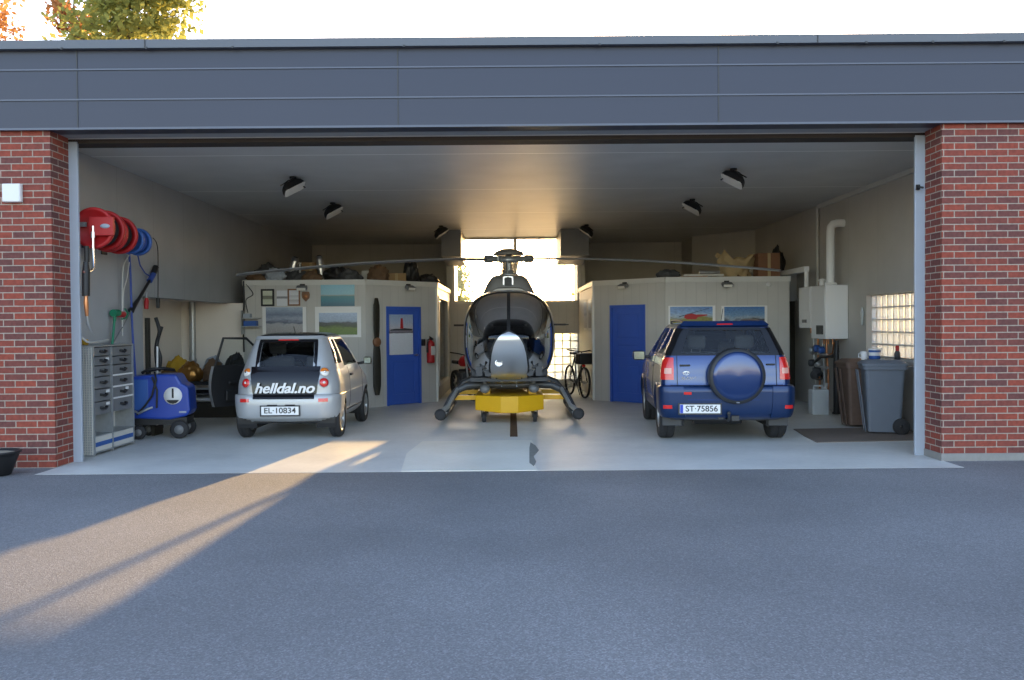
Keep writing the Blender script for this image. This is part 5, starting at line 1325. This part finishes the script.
MB().tube([(-.02, -.02, .23), (-.10, -.04, .22), (-.12, -.04, .10), (-.115, -.04, -.05)], [.012, .014, .016, .02], 8).build('discharge_hose', 'black', root)
MB().box((-.05, -.084, -.10), (.05, -.078, .08)).build('instruction_label', 'off_white', root)
MB().box((-.03, .05, -.05), (.03, .099, .05)).build('wall_hook', 'black', root)
MB(TL @ Tr(e0.x - .14, -.04, e0.z + .16)).box((-.03, -.03, -.07), (.03, .038, .07)).build('wall_box', 'black', None, bevel=.008)
tag(bpy.data.objects['wall_box'], 'small black box beside the fire extinguisher', 'wall box')
# small lamps at the top of the room walls
def small_lamp(T, label, m='black'):
    o = thing('wall_spotlight', label, 'spotlight'); o.matrix_world = T
    MB().box((-.05, -.03, -.03), (.05, 0, .03)).build('lamp_base', 'black', o, bevel=.005)
    MB(Matrix.Rotation(R(25), 4, 'X')).box((-.10, -.15, -.045), (.10, -.03, .02)).build('lamp_head', 'mid_grey', o, bevel=.01)
    MB(Matrix.Rotation(R(25), 4, 'X')).box((-.085, -.155, -.04), (.085, -.150, .012)).build('lamp_glass', 'lens', o)
    return o
small_lamp(Tr(at(303, 284, YF).x, YF - .03, 2.40), 'small lamp above the wooden plaque')
small_lamp(TL @ Tr(on_left(407, 285).x, -.03, 2.42), 'small lamp above the left blue door')
def on_right(px, py, off=0.0):
    lo, hi = -.2, 1.2
    for _ in range(40):
        t = (lo + hi) / 2; X, Y = 1.72 + 1.28 * t, 17.9 - 1.3 * t
        if at(px, py, Y).x > X: lo = t
        else: hi = t
    return Vector((t * LR, -off, at(px, py, 17.9 - 1.3 * t).z))
small_lamp(TRm @ Tr(on_right(626, 285).x, -.03, 2.42), 'small lamp above the right blue door')
small_lamp(Tr(at(726, 283, YF).x, YF - .03, 2.40), 'small lamp between the two posters of the right room')
pp_ = at(768.5, 284.5, YF)
tag(MB(Tr(pp_.x, YF, pp_.z)).lathe([(1e-4, -.04), (.04, -.038), (.045, -.02), (.045, 0)], 20, axis='y').build('smoke_detector', 'white'), 'round white sensor at the top right of the right room wall', 'sensor')
# posters of the right room
desert = picture('helicopter_photo', [(0, (.10, .12, .02)), (.45, (.20, .20, .04)), (.62, (.24, .22, .05)), (.70, (.30, .40, .52)), (.80, (.20, .33, .55)), (1, (.10, .22, .48))], .40, 2, 3)
isl = picture('island_photo', [(0, (.10, .10, .09)), (.45, (.16, .13, .10)), (.58, (.05, .06, .07)), (.63, (.28, .34, .40)), (.72, (.14, .26, .42)), (1, (.05, .16, .38))], .38, 3, 8)
r1 = sheet('aircraft_poster', 668.5, 305.5, 715, 339, YF, desert, 'photo poster of a small aircraft over yellow fields, left one above the blue car', 'poster', border='white', bw=(.03, .05, .03, .02))
MB().prism([(-.16, .10), (-.10, .06), (.08, .06), (.12, .10), (.30, .13), (.30, .15), (.08, .15), (.0, .17), (-.12, .15)], -.016, -.012, 'y').build('aircraft_print', 'red', r1)
MB().prism([(-.25, .10), (.34, .27), (.34, .275), (-.25, .115)], -.016, -.0125, 'y').build('rotor_print', 'ink', r1)
r2 = sheet('island_poster', 721.5, 305.5, 767, 339, YF, isl, 'photo poster of islands under dark blue sky, right one above the blue car', 'poster', border='white', bw=(.05, .05, .03, .02))
for i, (y0, y1) in enumerate(((19.4, 20.2), (18.3, 19.0))):
    o = thing('side_poster', ('small poster on the side wall of the right room, nearer the back', 'small poster on the side wall of the right room, nearer the front')[i], 'poster', (1.718, (y0 + y1) / 2, 1.82)); h_ = (y1 - y0) / 2
    MB().box((-.012, -h_ + .04, -.30), (0, h_ - .04, .30)).build('picture', (snow, isl)[i], o); MB().box((-.010, -h_, -.34), (-.001, h_, .34)).build('border', 'off_white', o)

# ---- things stored on top of the rooms
def carton(loc, s, label, m='card', rz=0, open_=False):
    o = thing('cardboard_box', label, 'cardboard box', loc, rz); a, b, c = s
    MB().box((-a, -b, 0), (a, b, c)).build('carton', m, o, bevel=.006); MB().box((-.03, -b - .002, 0), (.03, b + .002, c + .002)).build('tape', 'paper_bag', o)
    return o
T0 = BH + .001
def top(px, Y): p = at(px, 275, Y); return Vector((p.x, Y, T0))
carton(top(312, 18.2), (.20, .16, .46), 'tall dull brown box at the back of the left room top', 'card', .1)
for i, (px, Y, h, tilt, lb) in enumerate(((291, 17.4, .40, .25, 'tilted silver canister among the dark bags, left one'), (322, 17.9, .48, -.12, 'taller silver canister right of the brown box'))):
    o = thing('metal_canister', lb, 'canister', top(px, Y) + Vector((0, 0, .12 if i == 0 else .10))); o.rotation_euler = (0, tilt, 0)
    MB().lathe([(1e-4, 0), (.085, 0), (.09, .02), (.08, h - .08), (.07, h), (1e-4, h)], 24).build('canister_body', 'steel', o); MB().lathe([(.04, h), (.04, h + .02), (1e-4, h + .02)], 16).build('cap', 'dark_grey', o)
tops = [(256, 17.0, (.22, .16, .10), 'cloth_brown', 'brown rag at the left edge of the left room top', 31), (268, 17.5, (.34, .2, .24), 'dark_grey', 'dark bag at the left end of the left room top', 33), (275, 17.0, (.24, .16, .17), 'cloth_grey', 'pale grey bundle beside the dark bag', 35),
        (297, 17.15, (.30, .16, .14), 'dark_grey', 'flat dark bundle below the tilted canister', 37), (312, 17.0, (.24, .15, .13), 'cloth_brown', 'brown bundle in front of the tall box', 39), (336, 17.4, (.30, .2, .20), 'black', 'long black bag in the middle of the left room top', 41), (350, 17.15, (.26, .15, .15), 'dark_grey', 'dark grey bag right of the long black bag', 43),
        (378, 17.5, (.26, .18, .22), 'cloth_brown', 'olive brown bag near the corner of the left room top', 45), (411, 18.3, (.20, .18, .30), 'black', 'upright black bag above the left blue door', 47), (428, 18.5, (.26, .2, .14), 'black', 'low black bundle at the right end of the left room top', 49)]
for px, Y, r, m, lb, sd_ in tops: heap('stored_bundle', lb, 'bag', top(px, Y), (r[0] * .82, r[1] * .8, r[2]), m, sd_, .4)
tag(MB(Tr(*top(300, 17.1))).box((-.20, -.06, 0), (-.16, .2, .02)).cyl((0, 0, .01), (0, 0, .36), .018, 8).lathe([(.05, .0), (.05, .015), (1e-4, .015)], 12).lathe([(1e-4, .36), (.03, .36), (.03, .38), (1e-4, .38)], 10).build('light_stand', 'off_white'), 'short thin white post standing among the bundles', 'post')
carton(top(396, 17.9), (.20, .15, .20), 'small cardboard box left of the upright black bag', 'card', .2)
carton(top(372, 17.9), (.20, .12, .26), 'pale flat box behind the olive bag', 'off_white', 0)
# right room top
pb = top(736, 17.3); root = thing('paper_sack', 'torn crumpled paper sack on top of the right room', 'paper bag', pb)
def f(u, v):
    th = 2 * PI * u; z = v * (.46 + .05 * math.sin(th * 2 + 1) + .14 * mnoise.noise(Vector((math.cos(th) * 2.2, math.sin(th) * 2.2, 5)))); rr = .21 + .13 * v + .015 * math.sin(th * 5 + v * 6) + .09 * mnoise.noise(Vector((math.cos(th) * 2, math.sin(th) * 2, v * 4)))
    return Vector((rr * math.cos(th) * 1.15, rr * math.sin(th) * .7, z))
MB().grid(f, 60, 14).build('sack', 'paper_bag', root, thick=.004, weld=True); lump_mesh(MB(), (0, 0, .08), (.22, .14, .14), 4, .3, 10).build('filling', 'cloth_brown', root, weld=True)
carton(top(764, 17.2) + Vector((.05, 0, 0)), (.22, .18, .50), 'tall reddish brown cardboard box on the right room', 'card_dark', 0)
heap('stored_bundle', 'narrow black bag leaning behind the reddish cardboard box', 'bag', top(777, 17.6), (.14, .16, .40), 'black', 55, .3)
heap('stored_bundle', 'flat dark bag at the left end of the right room top', 'bag', top(668, 17.1), (.24, .14, .12), 'dark_grey', 57, .3)
for i, (x0, x1, z, m, lb) in enumerate(((672, 706, .03, 'wood', 'orange wooden board lying on the right room top'), (683, 722, .075, 'off_white', 'pale board lying across the orange one'), (700, 719, .12, 'steel', 'short silver tube on the pale board'))):
    a, b = top(x0, 17.0), top(x1, 17.05 + i * .02)
    o = MB(Tr(a.x, 17.0 + .02 * i, T0 + z - .03) @ Matrix.Rotation(R(-1.5 * (i < 1)), 4, 'Y'))
    if i < 2: o.box((0, -.10, 0), (b.x - a.x, .10, .03 if i == 0 else .035)).box((.02, -.11, .005), (.10, .11, .025))
    else: o.tube([(0, 0, .035), (b.x - a.x, 0, .035)], .032, 12).tube([(-.01, 0, .035), (.03, 0, .035)], .036, 12)
    tag(o.build(('wooden_board', 'white_board', 'metal_tube')[i], m), lb, ('board', 'board', 'tube')[i])
# ---- boiler corner
def boiler(name, y0, y1, z0, z1, xf, label, window):
    o = thing(name, label, 'boiler', ((xf + XR) / 2, (y0 + y1) / 2, z0)); q = lambda x, y, z: (x - o.location.x, y - o.location.y, z - z0)
    MB().box(q(xf, y0, z0), q(XR - .003, y1, z1)).build('casing', 'white', o, bevel=.012)
    MB().box(q(xf - .008, y0 + .03, z0 + .30), q(xf, y1 - .03, z1 - .03)).build('front_cover', 'white', o, bevel=.006)
    if window: MB().box(q(xf - .012, y0 + .12, z0 + .08), q(xf, y1 - .28, z0 + .24)).build('control_window', 'black_gloss', o)
    else: MB().box(q(xf - .010, y0 + .2, z0 + .10), q(xf, y1 - .2, z0 + .16)).build('control_strip', 'mid_grey', o)
    for y in (y0 + .15, (y0 + y1) / 2, y1 - .15): MB().cyl(q(xf + .18, y, z0 - .10), q(xf + .18, y, z0), .015, 8).build('pipe_stub', 'copper', o)
    return o
boiler('wall_boiler', 14.9, 15.62, 1.31, 2.26, 5.50, 'large white boiler with small dark window, nearer the opening', True)
boiler('wall_boiler', 15.72, 16.35, 1.50, 2.27, 5.52, 'white box boiler behind the large one, nearer the passage', False)
tag(MB().tube([(5.66, 15.1, 2.26), (5.66, 15.1, 3.20), (5.67, 15.1, 3.29), (5.71, 15.1, 3.34), (5.78, 15.1, 3.36), (5.90, 15.1, 3.36)], .072, 20).lathe([(.09, 2.265), (.11, 2.27), (.11, 2.30), (.09, 2.31)], 20, Tr(5.66, 15.1, 0)).build('flue_pipe', 'white'), 'white flue pipe rising from the boiler and bending into the wall', 'flue pipe')
tag(MB().cyl((5.64, 15.45, 2.26), (5.64, 15.45, 2.36), .05, 14).lathe([(.07, 2.36), (.075, 2.38), (1e-4, 2.40)], 16, Tr(5.64, 15.45, 0)).build('vent_cap', 'white'), 'short capped pipe on top of the boiler beside its flue', 'pipe')
tag(MB().tube([(5.86, 16.3, 3.80), (5.86, 16.3, 2.34), (5.80, 16.2, 2.27)], .026, 10).build('conduit', 'off_white'), 'thin upright conduit rising from the boilers to the ceiling', 'conduit')
tag(MB().box((5.50, 16.0, 2.56), (5.60, 17.5, 2.66)).tube([(5.56, 16.05, 2.56), (5.56, 16.05, 2.27)], .04, 12).build('cable_duct', 'white', None, bevel=.006), 'white duct joining the right room to the boilers', 'duct')
# pipework and pump below
root = thing('boiler_pipework', 'cluster of valves, gauges and pipes below the white boilers', 'pipework', (5.70, 15.8, 0))
for i, y in enumerate((-.35, -.15, .08, .30)):
    MB().tube([(.05, y, .20), (.05, y, .7), (.02, y, 1.0), (.02, y, 1.30 if i < 1 else 1.45)], .02, 8).build('riser_pipe', ('copper', 'galv', 'copper', 'galv')[i], root)
MB().tube([(.0, -.42, .78), (.0, .42, .80)], .03, 10).tube([(.0, -.42, 1.02), (.0, .40, 1.02)], .022, 10).build('manifold', 'steel', root)
for y, z, m in ((-.28, 1.10, 'reel_blue'), (-.05, 1.12, 'reel_blue'), (.2, 1.08, 'galv'), (-.1, .84, 'galv'), (.22, .84, 'dark_grey')):
    MB(Tr(-.05, y, z)).lathe([(1e-4, -.05), (.06, -.05), (.065, -.03), (.065, .04), (.03, .06), (1e-4, .06)], 16, axis='x').build('gauge', m, root)
MB(Tr(-.02, .05, .62)).lathe([(.05, -.16), (.09, -.14), (.09, .10), (.05, .14)], 16, axis='y').box((-.06, -.05, -.02), (.06, .05, .14)).build('pump', 'dark_grey', root)
MB().tube([(.0, -.4, .10), (-.05, -.42, .30), (.0, -.40, .50)], .03, 8).build('drain_pipe', 'off_white', root)
MB().tube([(-.02, .12, .76), (-.10, -.10, .88), (-.12, -.45, .98), (-.05, -.80, 1.0), (.0, -.95, 1.10)], .026, 8).build('black_hose', 'black', root)
MB().tube([(.0, -.35, .98), (.05, -.55, 1.05), (-.0, -.75, 1.22), (.02, -.85, 1.31)], .016, 8).build('copper_bend', 'copper', root)
tag(MB().tube([(5.66, 14.82, .0), (5.66, 14.84, .9), (5.68, 14.86, 1.28)], [.055, .05, .035], 10).lathe([(.06, .0), (.075, .005), (.075, .03), (.055, .04)], 14, Tr(5.66, 14.82, 0)).build('standing_pole', 'black'), 'black pole standing under the boiler beside the brown bin', 'pole')
p = at(818, 413, 14.75); root = thing('jerrycan', 'pale translucent plastic jerrycan on the floor below the boilers', 'jerrycan', (5.34, 14.8, 0))
MB().prism(rrect(-.15, -.12, .15, .12, .04), 0, .44, 'z').build('can_body', 'plastic_clear', root, bevel=.02)
MB().tube([(-.09, 0, .43), (-.09, 0, .50), (.06, 0, .50), (.06, 0, .43)], .016, 8).build('can_handle', 'plastic_clear', root); MB().cyl((.11, 0, .43), (.11, 0, .48), .03, 14).build('can_cap', 'white', root)
# bins
def bin_(name, loc, rz, hx, hy, h, m, label, lid_m, wheel_):
    o = thing(name, label, 'bin', loc, rz)
    b = MB(); lo, hi = rrect(-hx * .80, -hy * .80, hx * .80, hy * .80, .04), rrect(-hx, -hy, hx, hy, .05)
    n = len(lo); vs = [(x, y, .03) for x, y in lo] + [(x, y, h - .10) for x, y in hi] + [(x * 1.0, y * 1.0, h - .10) for x, y in hi]
    b.add(vs[:2 * n], [tuple(range(n - 1, -1, -1))] + [(i, (i + 1) % n, (i + 1) % n + n, i + n) for i in range(n)]); b.add([(x, y, h - .1) for x, y in hi], [tuple(range(n))])
    bo = b.build('bin_body', m, o)
    MB().prism(rrect(-hx - .025, -hy - .025, hx + .025, hy + .025, .05), h - .14, h - .085, 'z').build('bin_rim', m, bo, bevel=.008)
    for x in (-hx * .35, hx * .35): MB().prism([(-.02, 0), (.02, 0), (.03, h - .16), (-.03, h - .16)], 0, .012, 'y', T=Tr(x, -hy * .90, .02) @ Matrix.Rotation(R(7), 4, 'X')).build('moulded_rib', m, bo)
    lid = MB(); a_, b_ = rrect(-hx - .03, -hy - .04, hx + .03, hy + .03, .05), rrect(-hx + .04, -hy + .04, hx - .04, hy - .04, .05)
    vs = [(x, y, h - .085) for x, y in a_] + [(x, y, h - .05) for x, y in a_] + [(x, y, h) for x, y in b_]
    lid.add(vs, [(i + k * n, (i + 1) % n + k * n, (i + 1) % n + (k + 1) * n, i + (k + 1) * n) for k in (0, 1) for i in range(n)] + [tuple(range(2 * n, 3 * n))]); lo_ = lid.build('lid', lid_m, o)
    MB().tube([(-hx * .7, hy + .02, h - .12), (-hx * .6, hy + .09, h - .10), (hx * .6, hy + .09, h - .10), (hx * .7, hy + .02, h - .12)], .014, 8).build('push_handle', m, o)
    if wheel_:
        for s in (-1, 1): MB(Tr(s * (hx * .80 + .02), hy * .80, .115)).lathe([(.02, -.03), (.10, -.03), (.115, -.02), (.115, .02), (.10, .03), (.02, .03)], 24, axis='x').build('wheel', 'rubber', o)
        MB().cyl((-hx * .8, hy * .80, .115), (hx * .8, hy * .80, .115), .012, 8).build('axle', 'steel', o)
    return o
bin_('wheeled_bin', (5.36, 12.30, 0), R(-105), .26, .27, 1.06, 'bin_grey', 'blue-grey wheeled bin by the right jamb', 'bin_grey', True)
bin_('kitchen_waste_bin', (5.34, 13.12, 0), R(-90), .22, .24, 1.04, 'bin_brown', 'brown speckled bin between boiler pole and grey bin', 'bin_brown', False)
struct(MB().prism([(4.22, 12.75), (5.86, 12.85), (5.86, 11.45), (4.05, 11.30), (4.10, 11.9)], 0.0, .008, 'z').build('floor_mat', 'mat_brown'))
o = bpy.data.objects['floor_mat']; del o['kind']; tag(o, 'flat brown mat on the floor under the two bins', 'mat')
pz = 1.062
root = thing('paint_tub', 'small blue and white tub standing on the bin lid', 'tub', (5.30, 12.42, pz))
MB().lathe([(1e-4, 0), (.075, 0), (.08, .01), (.085, .14), (1e-4, .14)], 24).build('tub_body', 'reel_blue', root); MB().lathe([(.088, .13), (.09, .15), (1e-4, .155)], 24).build('tub_lid', 'white', root); MB().lathe([(.082, .05), (.0845, .10)], 24).build('tub_label', 'white', root)
root = thing('white_mug', 'white mug left of the blue tub on the bin lid', 'mug', (5.15, 12.43, pz - .01))
MB().lathe([(1e-4, 0), (.04, 0), (.045, .02), (.05, .12), (.045, .12), (.04, .02), (1e-4, .015)], 20).build('cup', 'white', root); MB().tube([(-.045, 0, .10), (-.08, 0, .09), (-.08, 0, .04), (-.045, 0, .03)], .008, 6).build('mug_handle', 'white', root)
root = thing('spray_bottle', 'small red-capped bottle on the right end of the bin lid', 'bottle', (5.54, 12.22, pz - .01))
MB().lathe([(1e-4, 0), (.04, 0), (.042, .10), (.02, .14), (1e-4, .14)], 16).build('bottle_body', 'dark_grey', root); MB().lathe([(.024, .13), (.026, .19), (.018, .21), (1e-4, .21)], 14).build('bottle_cap', 'red', root)
o = MB().lathe([(1e-4, 0), (.03, .0), (.035, .05), (.05, .22), (.02, .30), (1e-4, .31)], 14, Matrix.Diagonal((.4, 1, 1, 1))).build('rubber_glove', 'plastic_clear'); o.location = (5.87, 14.25, 1.55); tag(o, 'pale turquoise glove hanging at the window edge', 'glove')

# ---- bicycle and motorcycle at the back
def bike(loc, rz, motor, label):
    o = thing('motorcycle' if motor else 'bicycle', label, 'motorcycle' if motor else 'bicycle', loc, rz)
    r = .30 if motor else .34; tw = .06 if motor else .025; wb = .64 if motor else .52
    for y in (-wb, wb):
        w_ = MB(Tr(0, y, r)); w_.lathe([(r - tw * 1.2, -tw * .7), (r - tw * .3, -tw), (r, 0), (r - tw * .3, tw), (r - tw * 1.2, tw * .7), (r - tw * 1.2, -tw * .7)], 36, axis='x'); wo = w_.build('tyre', 'rubber', o)
        s = MB(Tr(0, y, r)); s.cyl((-.05, 0, 0), (.05, 0, 0), .03, 10)
        for i in range(12 if motor else 18):
            a = 2 * PI * i / (12 if motor else 18); s.cyl((.02 * (-1) ** i, 0, 0), (0, math.cos(a) * (r - tw), math.sin(a) * (r - tw)), .004, 4)
        s.build('spokes', 'steel', wo)
    if motor:
        MB().tube([(0, -.36, .80), (0, -.1, .62), (0, .35, .60)], .03, 8).tube([(0, -.36, .75), (0, -.25, .35), (0, .15, .32), (0, .62, .30)], .025, 8).build('frame', 'dark_grey', o)
        MB().box((-.11, -.16, .28), (.11, .20, .58)).cyl((-.14, .05, .38), (.14, .05, .38), .09, 16).build('engine', 'dark_grey', o, bevel=.03)
        lump_mesh(MB(), (0, -.12, .80), (.15, .26, .16), 2, .08, 12).build('fuel_tank', 'red', o, weld=True)
        MB().box((-.12, .12, .74), (.12, .62, .83)).build('saddle', 'black', o, bevel=.035)
        MB().prism([(-.80, .66), (-.52, .70), (-.50, .66), (-.80, .62)], -.07, .07, 'x').build('front_mudguard', 'red', o, bevel=.01)
        MB(Tr(0, -.48, .84)).lathe([(1e-4, -.08), (.085, -.07), (.09, 0), (.05, .08), (1e-4, .09)], 18, axis='y').build('headlamp', 'clear_light', o)
        for x in (-.09, .09): MB().tube([(x, -.38, .92), (x, -wb, r)], .022, 8).build('fork_leg', 'galv', o)
        MB().tube([(-.38, -.22, 1.02), (-.25, -.34, 1.0), (0, -.38, .94), (.25, -.34, 1.0), (.38, -.22, 1.02)], .014, 8).build('handlebar', 'black', o)
        MB().tube([(.14, -.1, .35), (.15, .3, .34), (.16, .70, .45)], [.025, .03, .05], 10).build('exhaust', 'galv', o)
    else:
        P = {'bb': (0, .03, .30), 'seat': (0, .16, .86), 'head': (0, -.32, .86), 'hl': (0, -.36, .72), 'rear': (0, wb, r), 'front': (0, -wb, r)}
        f_ = MB(); [f_.cyl(P[a], P[b], .017, 8) for a, b in (('bb', 'seat'), ('seat', 'head'), ('bb', 'hl'), ('head', 'hl'), ('bb', 'rear'), ('seat', 'rear'))]; f_.build('frame', 'dark_grey', o)
        MB().tube([P['hl'], (.05, -.38, .68), (.06, -wb, r)], .014, 8).tube([P['hl'], (-.05, -.38, .68), (-.06, -wb, r)], .014, 8).build('fork', 'dark_grey', o)
        MB().tube([P['head'], (0, -.33, 1.0)], .014, 8).tube([(-.30, -.20, 1.05), (-.2, -.32, 1.03), (0, -.34, 1.0), (.2, -.32, 1.03), (.30, -.20, 1.05)], .013, 8).build('handlebar', 'black', o)
        MB().box((-.07, .05, .93), (.07, .32, .98)).cyl((0, .17, .85), (0, .18, .95), .014, 8).build('saddle', 'black', o, bevel=.02)
        MB().lathe([(.085, -.006), (.09, 0), (.085, .006), (.02, .0)], 24, Tr(.05, .03, .30), axis='x').cyl((.06, .03, .30), (.07, .03, .14), .01, 6).cyl((-.06, .03, .30), (-.07, .03, .46), .01, 6).box((.07, -.02, .125), (.16, .07, .145)).box((-.16, -.02, .455), (-.07, .07, .475)).build('crank', 'steel', o)
        MB().prism([(-.66, .74), (-.40, .74), (-.38, .98), (-.70, .98)], -.17, .17, 'x').build('front_bag', 'black', o, bevel=.03)
        MB().tube([(0, .1, .35), (.12, .18, .02)], .010, 6).build('kickstand', 'black', o)
        MB(Tr(.0, -.46, .70)).lathe([(1e-4, -.04), (.035, -.035), (.03, .03), (1e-4, .04)], 12, axis='y').build('front_light', 'red_light', o)
    return o
bike((1.44, 18.9, 0), R(14), False, 'dark bicycle with a black front bag leaning by the right room')
bike((-1.05, 18.6, 0), R(20), True, 'red and black motorcycle half hidden left of the helicopter')

# ---- outside: light switch box on the brick, planter
p = at(14, 193.5, 9.75)
root = thing('junction_box', 'square white box fixed on the left brick pier', 'wall box', (p.x, 9.748, p.z))
MB().box((-.105, -.06, -.105), (.105, 0, .105)).build('box_cover', 'white', root, bevel=.012); MB().box((-.095, -.064, -.095), (.095, -.06, .095)).build('cover_plate', 'white', root, bevel=.006)
tag(MB().tube([(4.83, 10.13, 3.20), (4.80, 10.05, 3.19), (4.86, 10.04, 3.18)], .012, 8).box((4.82, 10.12, 3.17), (4.86, 10.149, 3.23)).build('hook', 'black'), 'small dark hook on the right steel jamb', 'hook')
root = thing('planter', 'black bowl-shaped planter cut by the left edge of the picture', 'planter', (-5.66, 9.28, 0))
MB().lathe([(1e-4, 0), (.13, 0), (.15, .01), (.22, .20), (.235, .24), (.25, .245), (.25, .265), (.225, .265), (.21, .22), (1e-4, .22)], 36).build('pot', 'black', root)
MB().lathe([(.225, .235), (.15, .25), (1e-4, .262)], 30).build('soil', 'soil', root)
for ob in bpy.data.objects:
    if ob.type == 'MESH' and ob.parent is None and 'category' not in ob.keys() and 'kind' not in ob.keys(): ob['kind'] = 'structure'
